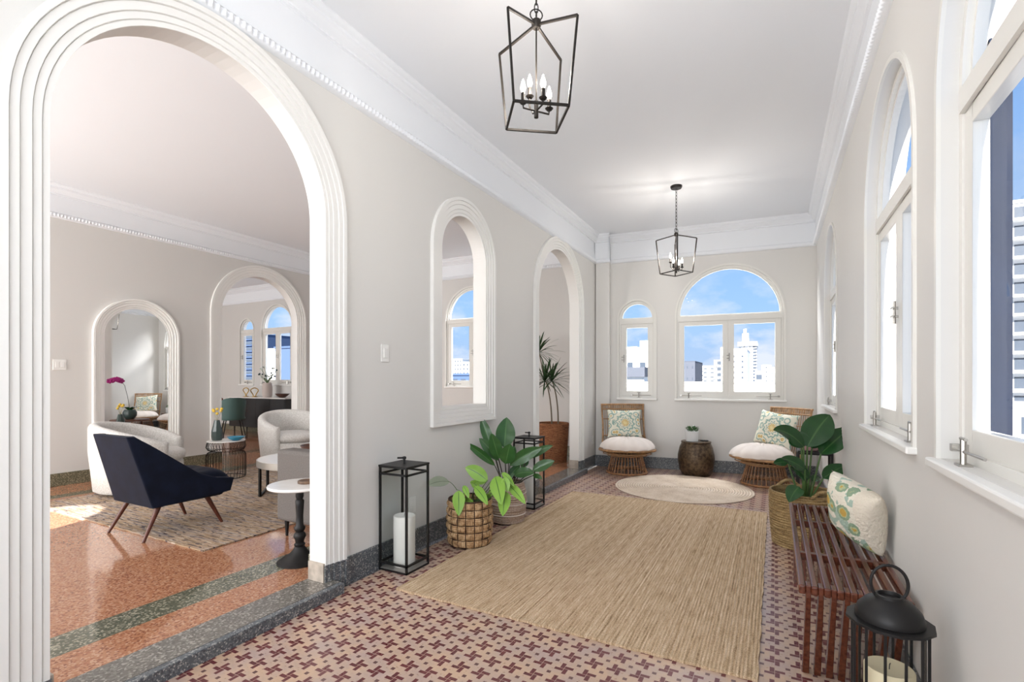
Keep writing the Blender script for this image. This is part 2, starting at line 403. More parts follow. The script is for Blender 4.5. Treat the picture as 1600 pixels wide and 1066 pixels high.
# baseboards
def skirt(fr, segs, name, mat, h=0.16, t=0.014, z0=0.0):
    mb = MB()
    for a, b in segs: fr.box(mb, a, b, z0, h, -t, 0.0)
    struct(name, mb, mat, bevel=0.004)
skirt(FL, [(-1.5, 0.655), (2.225, 4.90), (6.515, 7.13)], 'baseboard_left', GRAN)
skirt(FR, [(-1.5, 7.45)], 'baseboard_right', GRAN)
skirt(FE, [(0.205, 2.83)], 'baseboard_end', GRAN)
mb = MB(); FE.box(mb, -0.0, 0.219, 0, 0.16, -0.114, 0); struct('baseboard_corner', mb, GRAN, bevel=0.004)
skirt(FV, [(-1.3, 4.25), (5.90, 7.45)], 'baseboard_living', GREENG, 0.205, 0.016, 0.06)
skirt(FN, [(-7.13, -2.47), (-14, -7.3)], 'baseboard_north', GREENG, 0.205, 0.016, 0.06)
FLb = Fr((-2.47, 0), (0, 1), (1, 0))
skirt(FLb, [(-1.3, 0.81), (2.07, 5.06), (6.35, 7.45)], 'baseboard_inner', GREENG, 0.205, 0.016, 0.06)

# cornices: bead, frieze, stepped crown
def cornice(fr, u0, u1, z0, zc, name, k0=1.0, bead=True, proj=0.095):
    P = [(0.0, z0-0.004), (0.022, z0), (0.028, z0+0.008)]
    P2 = [(0.026, z0+0.052), (0.014, z0+0.058), (0.014, zc-0.112), (0.030, zc-0.108), (0.030, zc-0.094), (0.042, zc-0.088), (0.050, zc-0.060), (0.066, zc-0.050), (0.068, zc-0.030), (0.082, zc-0.024), (proj, zc-0.008), (proj, zc+0.005)]
    mb = MB(); N = max(1, int((u1-u0)/0.016)) if bead else 1
    prof0 = P+[(0.030, z0+0.018), (0.034, z0+0.032), (0.030, z0+0.046)]+P2
    vs = []; L = len(prof0)
    for i in range(N+1):
        u = u0+(u1-u0)*i/N; hi = (i % 2) == 0
        for q, (n_, z) in enumerate(prof0):
            if bead and 2 <= q <= 5: n_ = n_+(0.010 if hi else -0.006)
            vs.append(fr.p(u, z, -n_))
    fs = [(i*L+q, (i+1)*L+q, (i+1)*L+q+1, i*L+q+1) for i in range(N) for q in range(L-1)]
    fs += [tuple(range(L)), tuple(N*L+q for q in range(L))]
    mb.add(vs, fs); o = struct(name, mb, CEIL, smooth=50); return o
cornice(FL, -1.5, 7.13, 2.975, CZ, 'trim_20')
cornice(FR, -1.5, 7.42, 2.975, CZ, 'trim_21')
cornice(FE, 0.10, 2.83, 2.975, CZ, 'trim_22', bead=False)
FEp = Fr((-2.34+0.01, 7.03), (1, 0.1), (-0.1, 1))
cornice(FEp, 0.0, 0.225, 2.975, CZ, 'trim_23', bead=False)
cornice(FV, -1.3, 7.45, 3.085, 3.45, 'trim_24')
cornice(FN, -7.15, -2.47, 3.085, 3.45, 'trim_25')
cornice(FN, -14.0, -7.29, 3.085, 3.45, 'trim_26', bead=False)

# ------------------------------------------------------------------ windows
def window(fr, op, name, n0=0.02, double=True, wire=True, stile=0.07, casing=True, dep=0.055):
    uc, r, zb, zs = op; root = link(bpy.data.objects.new(name, None)); root['kind'] = 'structure'
    fw = 0.028
    fb = MB(); ri = r-fw
    A, B = arc(uc, r, zs), arc(uc, ri, zs)
    def ring(mb, OA, OB, n0_, n1_):
        for (a0, b0), (a1, b1), (c0, d0), (c1, d1) in zip(OA, OA[1:], OB, OB[1:]):
            vs = [fr.p(a0, b0, n0_), fr.p(a1, b1, n0_), fr.p(c1, d1, n0_), fr.p(c0, d0, n0_), fr.p(a0, b0, n1_), fr.p(a1, b1, n1_), fr.p(c1, d1, n1_), fr.p(c0, d0, n1_)]
            mb.add(vs, [(0,1,2,3),(7,6,5,4),(3,2,6,7),(0,4,5,1)])
    ring(fb, A, B, n0, n0+dep)
    fr.box(fb, uc-r, uc-ri, zb, zs, n0, n0+dep); fr.box(fb, uc+ri, uc+r, zb, zs, n0, n0+dep)
    fr.box(fb, uc-ri, uc+ri, zb, zb+0.03, n0, n0+dep)
    fr.box(fb, uc-ri, uc+ri, zs-0.075, zs-0.002, n0-0.008, n0+dep)
    if casing:
        ring(fb, arc(uc, r+0.024, zs), A, -0.012, 0.0)
        for s_ in (-1, 1): fr.box(fb, min(uc+s_*r, uc+s_*(r+0.024)), max(uc+s_*r, uc+s_*(r+0.024)), zb-0.02, zs, -0.012, 0.0)
    ff = fb.build('frame', FRAME, root, weld=False, recalc=False)
    q = MB(); fr.box(q, uc-r-0.03, uc+r+0.03, zb-0.03, zb-0.001, -0.035, 0.03); q.build('sill', TRIM, root, bevel=0.006)
    # inner bead of the fanlight and its pane
    q = MB(); ring(q, B, arc(uc, ri-0.016, zs), n0+0.02, n0+0.05); fr.box(q, uc-ri, uc+ri, zs-0.002, zs+0.014, n0+0.02, n0+0.05); fan = q.build('fanlight', FRAME, root, weld=False, recalc=False)
    q = MB(); C = arc(uc, ri-0.014, zs+0.002); q.add([fr.p(a, b, n0+0.034) for a, b in C], [tuple(range(len(C)))]); q.build('pane', GLASS, fan)
    spans = [(uc-ri, uc), (uc, uc+ri)] if double else [(uc-ri, uc+ri)]
    zl, zh = zb+0.030, zs-0.0752
    for i, (a, b) in enumerate(spans):
        g = 0.0002; a += g; b -= g
        q = MB(); n1, n2 = n0+0.006, n0+0.046
        fr.box(q, a, a+stile, zl, zh, n1, n2); fr.box(q, b-stile, b, zl, zh, n1, n2)
        fr.box(q, a+stile, b-stile, zl, zl+0.072, n1, n2); fr.box(q, a+stile, b-stile, zh-0.058, zh, n1, n2)
        sash = q.build('sash', FRAME, root, bevel=0.003)
        q = MB(); q.add([fr.p(a+stile, zl+0.07, n0+0.028), fr.p(b-stile, zl+0.07, n0+0.028), fr.p(b-stile, zh-0.056, n0+0.028), fr.p(a+stile, zh-0.056, n0+0.028)], [(0,1,2,3)])
        q.build('pane', GLASS, sash)
        # casement stay
        q = MB(); um = a+0.13 if i == 0 else b-0.13; s_ = 1 if i == 0 else -1
        if not double: um = (a+b)/2+0.03
        zz = zl+0.012
        q.tube([fr.p(um-s_*0.10, zz, n0-0.030), fr.p(um+s_*0.17, zz, n0-0.030)], 0.0045, 6)
        q.tube([fr.p(um, zb+0.001, n0-0.030), fr.p(um, zz+0.035, n0-0.030)], 0.008, 8)
        q.tube([fr.p(um-0.022, zz+0.037, n0-0.030), fr.p(um+0.022, zz+0.037, n0-0.030)], 0.005, 6)
        fr.box(q, um-0.025, um+0.025, zb-0.0005, zb+0.006, n0-0.045, n0-0.014)
        fr.box(q, um-s_*0.10-0.012, um-s_*0.10+0.012, zz-0.01, zz+0.012, n0-0.034, n0+0.01)
        q.build('stay', CHROME, root, smooth=40)
    ul = uc if double else uc-ri+0.03
    q = MB(); zm = (zl+zh)/2+0.02
    q.tube([fr.p(ul+0.012, zm-0.055, n0-0.010), fr.p(ul+0.012, zm+0.055, n0-0.010)], 0.006, 8)
    for dz in (-0.02, 0.02):
        q.tube([fr.p(ul+0.012, zm+dz, n0+0.004), fr.p(ul+0.012, zm+dz, n0-0.022), fr.p(ul-0.02, zm+dz, n0-0.024)], 0.006, 8)
    q.build('latch', CHROME, root, smooth=40)
    return root
window(FR, RW[0], 'window_1', 0.045, casing=True)
window(FR, RW[1], 'window_2', 0.045)
window(FR, RW[2], 'window_3', 0.045)
window(FE, EBIG, 'window_4')
window(FE, ESM, 'window_5', double=False, stile=0.075)
window(FN, NW[0], 'window_6')
window(FN, NW[1], 'window_7')
window(FN, NW[2], 'window_8', double=False, stile=0.065)
# reveal shade painted as a blue strip outside the nearest side window
BLUESHADE = M('blue_reveal_shade', (0.001, 0.006, 0.022), 0.95, var=0.05, vscale=5)
mb = MB(); mb.box((0.583, 2.03, 1.0), (0.636, 2.0599, 2.30)); struct('trim_30', mb, BLUESHADE)

# ------------------------------------------------------------------ materials of the furnishings
def wood(name, a, b, rough=0.35, stretch=(1, 14, 14), scale=3.0):
    m, t, p = new_mat(name); x = E(t); v, X, Y, Z = x.xyz('Object', stretch)
    t.links.new(x.ramp(x.noise(v, scale, 6), [(0.3, a), (0.7, b)]), p.inputs['Base Color']); p.inputs['Roughness'].default_value = rough; return m
BENCHW = wood('reddish_hardwood', (0.065, 0.015, 0.007), (0.145, 0.040, 0.018), 0.25, (20, 1.5, 20), 3)
LEGW = wood('walnut_leg', (0.075, 0.018, 0.009), (0.13, 0.035, 0.018), 0.35, (20, 20, 2))
RATTAN = M('rattan', (0.36, 0.20, 0.09), 0.5, var=0.25, vscale=25)
RATTAND = M('rattan_base', (0.33, 0.16, 0.07), 0.5, var=0.3, vscale=25)
CREAM = M('cream_cushion', (0.74, 0.66, 0.60), 0.9, bump=0.15, bscale=120, sheen=0.2)
BOUCLE = M('speckled_boucle', (0.60, 0.575, 0.54), 0.95, bump=0.5, bscale=160, col2=(0.74, 0.72, 0.69), vscale=70, sheen=0.2)
NAVY = M('navy_velvet', (0.005, 0.008, 0.020), 0.8, spec=0.12, var=0.2, vscale=10, sheen=0.06)
GREY = M('grey_linen', (0.15, 0.135, 0.125), 0.95, bump=0.3, bscale=220, var=0.12, vscale=140)
GREENV = M('green_velvet', (0.06, 0.13, 0.12), 0.6, sheen=0.3)
TANL = M('brown_leather', (0.26, 0.10, 0.05), 0.5)
MARBLE = M('white_marble', (0.78, 0.76, 0.73), 0.2, col2=(0.85, 0.84, 0.82), vscale=5)
WHITETOP = M('white_top', (0.80, 0.78, 0.75), 0.25)
ZINC = M('brushed_zinc', (0.42, 0.40, 0.37), 0.4, metal=0.7)
CANDLE = M('candle_wax', (0.83, 0.81, 0.76), 0.6)
CANDLE2 = M('ivory_candle_wax', (0.72, 0.62, 0.42), 0.6)
SOIL = M('soil', (0.025, 0.018, 0.013), 0.95, bump=0.8, bscale=80)
STEM = M('green_stem', (0.07, 0.14, 0.035), 0.5)
DSTEM = M('dark_stem', (0.05, 0.045, 0.03), 0.5)
TRUNK = M('cane_trunk', (0.16, 0.13, 0.09), 0.8, bump=0.4, bscale=70)
def leaf_mat(name, a, b, vein, rough=0.35, side=0.0):
    m, t, p = new_mat(name); x = E(t); c = nn(t, 'ShaderNodeUVMap'); c.uv_map = 'uv'
    q = nn(t, 'ShaderNodeSeparateXYZ'); t.links.new(c.outputs[0], q.inputs[0])
    tcn = nn(t, 'ShaderNodeTexCoord'); base = x.mix(x.noise(tcn.outputs['Object'], 9, 3), a, b)
    d = x.m('ABSOLUTE', x.m('SUBTRACT', q.outputs[1], 0.5))
    k = x.m('LESS_THAN', d, 0.03)
    st = x.m('ABSOLUTE', x.m('SINE', x.m('MULTIPLY', x.m('SUBTRACT', q.outputs[0], x.m('MULTIPLY', d, 0.35)), 46.0)))
    k2 = x.m('MULTIPLY', x.m('LESS_THAN', st, 0.16), side)
    t.links.new(x.mix(x.m('MAXIMUM', k, k2), base, vein), p.inputs['Base Color']); p.inputs['Roughness'].default_value = rough
    p.inputs['Transmission Weight'].default_value = 0.0
    return m
LEAFD = leaf_mat('dark_leaf', (0.020, 0.075, 0.016), (0.045, 0.14, 0.03), (0.09, 0.20, 0.06), 0.28)
LEAFB = leaf_mat('glossy_leaf', (0.008, 0.045, 0.012), (0.022, 0.085, 0.020), (0.05, 0.13, 0.035), 0.25)
LEAFL = leaf_mat('lime_leaf', (0.17, 0.36, 0.035), (0.27, 0.46, 0.07), (0.04, 0.11, 0.02), 0.4)
LEAFG = leaf_mat('pale_leaf', (0.22, 0.26, 0.18), (0.30, 0.33, 0.25), (0.12, 0.14, 0.09), 0.5, 0.7)
LEAFS = leaf_mat('sword_leaf', (0.020, 0.055, 0.020), (0.05, 0.10, 0.035), (0.06, 0.12, 0.05), 0.4)

def jute():
    m, t, p = new_mat('jute_weave'); x = E(t); v, X, Y, Z = x.xyz()
    _, a, b, c = x.xyz('Object', (75, 0.35, 1)); vs = _
    n1 = x.noise(vs, 1.0, 5); n2 = x.noise(v, 260, 2); _2, *_r = x.xyz('Object', (110, 7, 1)); n3 = x.noise(_2, 1.0, 3)
    col = x.ramp(x.m('ADD', x.m('MULTIPLY', n1, 0.30), x.m('ADD', x.m('MULTIPLY', n2, 0.40), x.m('MULTIPLY', n3, 0.30))), [(0.37, (0.18, 0.11, 0.06)), (0.45, (0.46, 0.325, 0.195)), (0.54, (0.60, 0.445, 0.295)), (0.64, (0.80, 0.66, 0.49))])
    t.links.new(col, p.inputs['Base Color']); p.inputs['Roughness'].default_value = 0.95; p.inputs['Specular IOR Level'].default_value = 0.1
    wv = x.m('SINE', x.m('MULTIPLY', X, 2*PI/0.0155)); h = x.m('ADD', x.m('MULTIPLY', wv, 0.5), n2)
    t.links.new(x.bump(h, 0.7, 0.004), p.inputs['Normal']); return m
JUTE = jute()
def coil():
    m, t, p = new_mat('braided_jute'); x = E(t); v, X, Y, Z = x.xyz()
    n = x.noise(v, 150, 2); n2 = x.noise(v, 5, 3)
    t.links.new(x.ramp(x.m('ADD', x.m('MULTIPLY', n, 0.6), x.m('MULTIPLY', n2, 0.4)), [(0.35, (0.50, 0.385, 0.28)), (0.5, (0.68, 0.56, 0.44)), (0.65, (0.78, 0.68, 0.57))]), p.inputs['Base Color'])
    r = x.m('SQRT', x.m('ADD', x.m('MULTIPLY', X, X), x.m('MULTIPLY', Y, Y))); fr_ = x.m('FRACT', x.m('DIVIDE', r, 0.762/27))
    c0 = p.inputs['Base Color'].links[0].from_socket; t.links.new(x.mix(x.m('MULTIPLY', x.m('GREATER_THAN', x.m('ABSOLUTE', x.m('SUBTRACT', fr_, 0.5)), 0.40), 0.6), c0, (0.36, 0.27, 0.19)), p.inputs['Base Color'])
    p.inputs['Roughness'].default_value = 0.95; t.links.new(x.bump(n, 0.6, 0.004), p.inputs['Normal']); return m
COIL = coil()
def rag():
    m, t, p = new_mat('rag_weave'); x = E(t); v1, *_ = x.xyz('Object', (7, 90, 1)); v2, *_ = x.xyz('Object', (11, 48, 1)); v3, *_ = x.xyz('Object', (2.0, 26, 1))
    a = x.noise(v1, 1.0, 4); b = x.noise(v2, 1.0, 2); c = x.noise(v3, 1.0, 3)
    base = x.ramp(c, [(0.35, (0.23, 0.16, 0.105)), (0.45, (0.40, 0.275, 0.17)), (0.55, (0.34, 0.26, 0.21)), (0.65, (0.22, 0.18, 0.17))])
    base = x.mix(x.m('GREATER_THAN', a, 0.60), base, (0.55, 0.47, 0.38))
    base = x.mix(x.m('LESS_THAN', b, 0.40), base, (0.09, 0.065, 0.065))
    t.links.new(base, p.inputs['Base Color']); p.inputs['Roughness'].default_value = 0.95
    t.links.new(x.bump(a, 0.8, 0.01), p.inputs['Normal']); return m
RAG = rag()
def medallion():
    m, t, p = new_mat('medallion_print'); x = E(t); v, X, Y, Z = x.xyz()
    r = x.m('SQRT', x.m('ADD', x.m('MULTIPLY', X, X), x.m('MULTIPLY', Z, Z)))
    an = x.m('ARCTAN2', Z, X); pet = x.m('MULTIPLY', x.m('SINE', x.m('MULTIPLY', an, 12.0)), 0.010)
    n = x.noise(v, 26, 3); rr = x.m('ADD', x.m('ADD', r, pet), x.m('MULTIPLY', x.m('SUBTRACT', n, 0.5), 0.05))
    cream = (0.72, 0.69, 0.57); teal = (0.26, 0.38, 0.33); gold = (0.58, 0.42, 0.17)
    c1 = x.ramp(rr, [(0.0, (0.72, 0.6, 0.3)), (0.02, gold), (0.05, cream), (0.062, teal), (0.078, cream), (0.10, teal), (0.122, cream), (0.15, teal), (0.165, cream), (0.2, cream)], 'CONSTANT')
    vo = nn(t, 'ShaderNodeTexVoronoi'); vo.inputs['Scale'].default_value = 13; t.links.new(v, vo.inputs['Vector'])
    sp = x.ramp(vo.outputs['Distance'], [(0.0, gold), (0.28, cream), (0.42, teal), (0.58, cream)], 'CONSTANT')
    c = x.mix(x.m('GREATER_THAN', rr, 0.135), c1, sp)
    c = x.mix(x.m('GREATER_THAN', x.noise(v, 60, 2), 0.62), c, cream)
    t.links.new(c, p.inputs['Base Color']); p.inputs['Roughness'].default_value = 0.9; return m
MEDAL = medallion()
def floral():
    m, t, p = new_mat('embroidered_flowers'); x = E(t); v, X, Y, Z = x.xyz()
    vo = nn(t, 'ShaderNodeTexVoronoi'); vo.inputs['Scale'].default_value = 10.5; t.links.new(v, vo.inputs['Vector']); d = x.m('ADD', vo.outputs['Distance'], x.m('MULTIPLY', x.m('SUBTRACT', x.noise(v, 60, 2), 0.5), 0.22))
    f = x.ramp(d, [(0.0, (0.52, 0.33, 0.07)), (0.22, (0.42, 0.45, 0.25)), (0.28, (0.24, 0.33, 0.22)), (0.40, (0.72, 0.67, 0.56))], 'CONSTANT')
    f2 = x.ramp(x.noise(v, 17, 2), [(0.40, (0.36, 0.46, 0.38)), (0.435, (0.72, 0.67, 0.56))], 'CONSTANT')
    f = x.mix(x.m('LESS_THAN', d, 0.40), f2, f)
    c = x.mix(x.m('LESS_THAN', x.m('ADD', X, x.m('MULTIPLY', Z, 0.3)), 0.095), (0.70, 0.63, 0.52), f)
    t.links.new(c, p.inputs['Base Color']); p.inputs['Roughness'].default_value = 0.95
    t.links.new(x.bump(x.noise(v, 80, 3), 0.9, 0.012), p.inputs['Normal']); return m
FLORAL = floral()
def weave(name, cols, scale=(1, 1, 60), rough=0.85):
    m, t, p = new_mat(name); x = E(t); v, X, Y, Z = x.xyz('Object', scale); v0, *_ = x.xyz()
    f = x.m('ADD', x.m('MULTIPLY', x.noise(v, 3.0, 3), 0.6), x.m('MULTIPLY', x.noise(v0, 90, 3), 0.4))
    t.links.new(x.ramp(f, [(0.36+0.28*i/(len(cols)-1), c) for i, c in enumerate(cols)]), p.inputs['Base Color']); p.inputs['Roughness'].default_value = rough
    t.links.new(x.bump(f, 0.7, 0.01), p.inputs['Normal']); return m
HYACH = weave('water_hyacinth_cord', [(0.10, 0.045, 0.018), (0.34, 0.20, 0.09), (0.50, 0.33, 0.17)], (8, 8, 60))
def hyac():
    m, t, p = new_mat('water_hyacinth'); x = E(t); c = nn(t, 'ShaderNodeUVMap'); c.uv_map = 'uv'; q = nn(t, 'ShaderNodeSeparateXYZ'); t.links.new(c.outputs[0], q.inputs[0])
    a = x.m('MULTIPLY', q.outputs[0], 16.0); b = x.m('MULTIPLY', q.outputs[1], 6.0)
    fa, fb = x.m('FRACT', a), x.m('FRACT', b); k = x.m('MODULO', x.m('ADD', x.m('FLOOR', a), x.m('FLOOR', b)), 2.0)
    mixf = lambda f0, f1: x.m('ADD', x.m('MULTIPLY', f0, x.m('SUBTRACT', 1.0, k)), x.m('MULTIPLY', f1, k))
    f = mixf(fa, fb)          # across the strands of this cell
    st = x.m('ABSOLUTE', x.m('SINE', x.m('MULTIPLY', f, PI*4)))
    v0, *_ = x.xyz(); n = x.noise(v0, 35, 4)
    col = x.ramp(n, [(0.32, (0.22, 0.115, 0.05)), (0.5, (0.44, 0.27, 0.13)), (0.68, (0.62, 0.43, 0.24))])
    col = x.mix(x.m('LESS_THAN', st, 0.22), col, (0.15, 0.07, 0.03))
    ed = x.m('MINIMUM', x.m('MINIMUM', fa, x.m('SUBTRACT', 1.0, fa)), x.m('MINIMUM', fb, x.m('SUBTRACT', 1.0, fb)))
    col = x.mix(x.m('LESS_THAN', ed, 0.055), col, (0.045, 0.02, 0.01))
    t.links.new(col, p.inputs['Base Color']); p.inputs['Roughness'].default_value = 0.8; return m
HYAC = hyac()
PALEB = weave('pale_seagrass', [(0.26, 0.17, 0.11), (0.42, 0.31, 0.24), (0.56, 0.46, 0.38)], (1, 1, 45))
SEAG = weave('seagrass_cord', [(0.12, 0.07, 0.025), (0.32, 0.21, 0.09), (0.46, 0.33, 0.16)], (3, 3, 40))
WILL = weave('brown_willow', [(0.09, 0.028, 0.01), (0.26, 0.10, 0.04), (0.38, 0.18, 0.08)], (4, 4, 60))
DRUM = M('hammered_bronze', (0.055, 0.035, 0.022), 0.32, metal=0.6, col2=(0.14, 0.095, 0.055), vscale=30, bump=0.6, bscale=70)
POTW = M('white_ceramic', (0.72, 0.73, 0.73), 0.35)
PINK = M('pink_ceramic', (0.50, 0.30, 0.29), 0.45)
TEALV = M('dark_teal_glaze', (0.035, 0.055, 0.05), 0.3)
BLUEB = M('blue_glass', (0.02, 0.26, 0.42), 0.15)
YELL = M('yellow_bloom', (0.70, 0.47, 0.06), 0.8)
STALK = M('pale_stalk', (0.36, 0.33, 0.2), 0.7)
PLASTIC = M('switch_plastic', (0.80, 0.79, 0.76), 0.35)
MIRROR = M('mirror_glass', (0.92, 0.92, 0.92), 0.0, metal=1.0)
SIDEB = M('charcoal_cabinet', (0.018, 0.019, 0.021), 0.45)
GOLD = M('gold_metal', (0.50, 0.33, 0.12), 0.3, metal=0.9)
DARKW = M('dark_bowl_wood', (0.09, 0.035, 0.02), 0.4)
ORCH = M('magenta_petal', (0.40, 0.02, 0.20), 0.5)
BULB = bpy.data.materials.new('lit_bulb'); BULB.use_nodes = True
BULB.node_tree.nodes['Principled BSDF'].inputs['Emission Color'].default_value = (1, 0.93, 0.82, 1)
BULB.node_tree.nodes['Principled BSDF'].inputs['Emission Strength'].default_value = 3.0

# ------------------------------------------------------------------ pendants
def pendant(loc, ang, chain_top, label):
    """loc = hub point"""
    t = thing('pendant_lantern', label, 'pendant light', (loc[0], loc[1], chain_top), ang, 'cage pendants along the gallery')
    hz = loc[2]-chain_top; zt, zb = hz-0.055, hz-0.425; a, b = 0.150, 0.120
    q = MB(); q.lathe([(0.0, -0.03), (0.055, -0.027), (0.062, -0.012), (0.062, 0.0)], n=28); q.build('canopy', BRONZE, t, smooth=40)
    q = MB(); n = int(round((-hz-0.045)/0.036)); L = (-hz-0.045)/n
    for i in range(n):
        z = -0.03-L*(i+0.5); pts = []
        for k_ in range(14):
            an = 2*PI*k_/14; s, c = math.sin(an)*0.0085, math.cos(an)*(L*0.62)
            pts.append((s, 0, z+c) if i % 2 else (0, s, z+c))
        q.tube(pts, 0.0026, 6, closed=True)
    q.tube([(0.028*math.cos(2*PI*k_/16), 0, hz+0.045+0.026*math.sin(2*PI*k_/16)-0.006) for k_ in range(16)], 0.003, 6, closed=True)
    q.build('chain', BRONZE, t, smooth=40)
    q = MB(); q.lathe([(0.0, hz-0.022), (0.016, hz-0.022), (0.022, hz-0.010), (0.022, hz+0.012), (0.010, hz+0.022), (0.0, hz+0.022)], n=12); q.build('hub', BRONZE, t, smooth=30)
    q = MB(); cs = [(1, 1), (-1, 1), (-1, -1), (1, -1)]; w_ = 0.0095
    T = [V(a*i, a*j, zt) for i, j in cs]; B = [V(b*i, b*j, zb) for i, j in cs]
    for i in range(4):
        q.bar((0, 0, hz-0.004), T[i], w_); q.bar(T[i], B[i], w_); q.bar(B[i], B[(i+1) % 4], w_)
    q.build('cage', BRONZE, t)
    q = MB(); q.tube([(0, 0, hz-0.02), (0, 0, zb+0.05)], 0.0035, 8); q.lathe([(0.0, zb+0.0), (0.010, zb+0.0), (0.010, zb+0.075), (0.0, zb+0.08)], n=12)
    q.build('rod', BRONZE, t, smooth=40)
    for i in range(4):
        an = PI/4+i*PI/2 - 0.5; r = 0.066; z0 = zb+0.03+(0.075 if i == 1 else 0.0); c, s = math.cos(an)*r, math.sin(an)*r
        q = MB(); pts = [(0, 0, zb+0.03), (c*0.98, s*0.98, zb+0.03), (c, s, z0+0.02)] if i != 1 else [(0, 0, zb+0.03), (c*0.5, s*0.5, zb+0.035), (c*0.7, s*0.7, zb+0.06), (c, s, zb+0.075), (c, s, z0+0.02)]
        q.tube(pts, 0.0042, 7); q.lathe([(0.0, z0+0.018), (0.012, z0+0.018), (0.019, z0+0.026), (0.009, z0+0.028), (0.009, z0+0.066), (0.0, z0+0.066)], (c, s, 0), 14)
        ar = q.build('lamp_arm', BRONZE, t, smooth=40)
        q = MB(); q.lathe([(0.0, 0.0), (0.007, 0.002), (0.0125, 0.018), (0.0115, 0.032), (0.006, 0.050), (0.0015, 0.062), (0.0, 0.063)], (c, s, z0+0.066), 14)
        q.build('bulb', BULB, ar, smooth=60)
        l = bpy.data.lights.new('bulb_light', 'POINT'); l.energy = 2.5; l.color = (1, 0.93, 0.84); l.shadow_soft_size = 0.02
        lo = link(bpy.data.objects.new('bulb_light', l)); lo.parent = t; lo.location = (c, s, z0+0.15)
    return t
pendant((-0.95, 2.03, 2.862), math.radians(36), CZ, 'large black cage pendant hanging nearest the camera')
pendant((-0.95, 5.64, 2.852), math.radians(58), CZ, 'smaller-looking black cage pendant hanging further back before the end windows')

# ------------------------------------------------------------------ rugs
def slab(name, x0, x1, y0, y1, z0, z1, mat, label, cat, wob=0.006, n=60):
    mb = MB(); pts = []
    def e(i, n_): return wob*math.sin(i*1.7)+wob*0.6*math.sin(i*0.53+1)
    for i in range(n): pts.append((x0+(x1-x0)*i/n, y0+e(i, n)))
    for i in range(n): pts.append((x1+e(i+3, n), y0+(y1-y0)*i/n))
    for i in range(n): pts.append((x1-(x1-x0)*i/n, y1+e(i+7, n)))
    for i in range(n): pts.append((x0+e(i+5, n), y1-(y1-y0)*i/n))
    N = len(pts); vs = [(x, y, z0) for x, y in pts]+[(x, y, z1) for x, y in pts]
    mb.add(vs, [tuple(range(N))[::-1], tuple(range(N, 2*N))]+[(i, (i+1) % N, N+(i+1) % N, N+i) for i in range(N)])
    return tag(mb.build(name, mat, None), label, cat)
slab('jute_rug', -1.995, -0.06, 2.29, 5.23, 0.0005, 0.013, JUTE, 'large rectangular tan jute rug lying in the middle of the gallery', 'rug', 0.003)
slab('woven_rug', -6.25, -3.51, 2.04, 4.95, 0.0605, 0.070, RAG, 'large flecked rag rug under the armchairs in the room beyond the big arch', 'rug', 0.004)
def round_rug():
    R = 0.762; n = 96; prof = []; c = 27
    for i in range(c*6+1):
        r = R*i/(c*6); prof.append((r, 0.004+0.009*abs(math.sin(PI*i/6))**0.6))
    prof = [(R-0.004, 0.0005)]+[(R, 0.006)]+prof[::-1][1:]
    mb = MB(); mb.lathe(prof, n=n, cap=False); o = mb.build('round_rug', COIL, None, smooth=70); o.location = (-0.949, 6.026, 0)
    tag(o, 'round braided cream rug in front of the two rattan chairs', 'rug')
round_rug()

# ------------------------------------------------------------------ tall lanterns
def tall_lantern(x, y, label):
    t = thing('floor_lantern', label, 'lantern', (x, y, 0), 0, 'tall square glass lanterns along the wall')
    s, H = 0.235, 0.685; h = s/2; w_ = 0.013
    q = MB()
    for i in (-1, 1):
        for j in (-1, 1): q.box((i*h-(w_ if i > 0 else 0), j*h-(w_ if j > 0 else 0), 0), (i*h+(w_ if i < 0 else 0), j*h+(w_ if j < 0 else 0), H))
    for z0, z1 in ((0.0, 0.012), (0.045, 0.057), (H-0.055, H-0.043), (H-0.008, H)):
        for i in (-1, 1):
            q.box((-h, i*h-(w_ if i > 0 else 0), z0), (h, i*h+(w_ if i < 0 else 0), z1)); q.box((i*h-(w_ if i > 0 else 0), -h, z0), (i*h+(w_ if i < 0 else 0), h, z1))
    q.build('frame', BLACK, t)
    q = MB(); q.box((-h-0.002, -h-0.002, H-0.004), (h+0.002, h+0.002, H+0.008)); r = q.build('roof', BLACK, t)
    q = MB(); q.tube([(0, 0, H+0.006), (0, 0, H+0.04)], 0.008, 10); q.lathe([(0, -0.012), (0.012, -0.008), (0.014, 0), (0.012, 0.008), (0, 0.012)], (0, 0, H+0.046), 12)
    q.tube([(0, 0, H+0.046), (-0.02, -0.045, H+0.05)], 0.006, 8); q.build('handle', BLACK, r, smooth=40)
    q = MB(); q.box((-h+0.004, -h+0.004, 0.008), (h-0.004, h-0.004, 0.016)); q.build('tray', ZINC, t)
    for i in range(4):
        q = MB(); z0, z1 = 0.05, H-0.05
        if i < 2: xx = (-1, 1)[i]*(h-0.0065); q.box((xx-0.0012, -h+w_, z0), (xx+0.0012, h-w_, z1))
        else: yy = (-1, 1)[i-2]*(h-0.0065); q.box((-h+w_, yy-0.0012, z0), (h-w_, yy+0.0012, z1))
        q.build('glass_panel', LGLASS, t)
    return t
tall_lantern(-2.20, 2.61, 'tall black framed glass lantern nearest the camera, against the left wall')
tall_lantern(-2.165, 4.458, 'tall black framed glass lantern behind the dark leafed plant, beside the far archway')
def candle(loc, r, h, label, mat=CANDLE):
    t = thing('pillar_candle', label, 'candle', loc, 0, None)
    q = MB(); q.lathe([(0, 0), (r*0.97, 0), (r, 0.004), (r, h-0.004), (r*0.95, h), (r*0.55, h-0.006), (0, h-0.008)], n=40); q.build('wax', mat, t, smooth=40)
    q = MB(); q.tube([(0, 0, h-0.01), (0.001, 0.001, h+0.006), (0.003, 0, h+0.012)], 0.0013, 6); q.build('wick', BLACK, t)
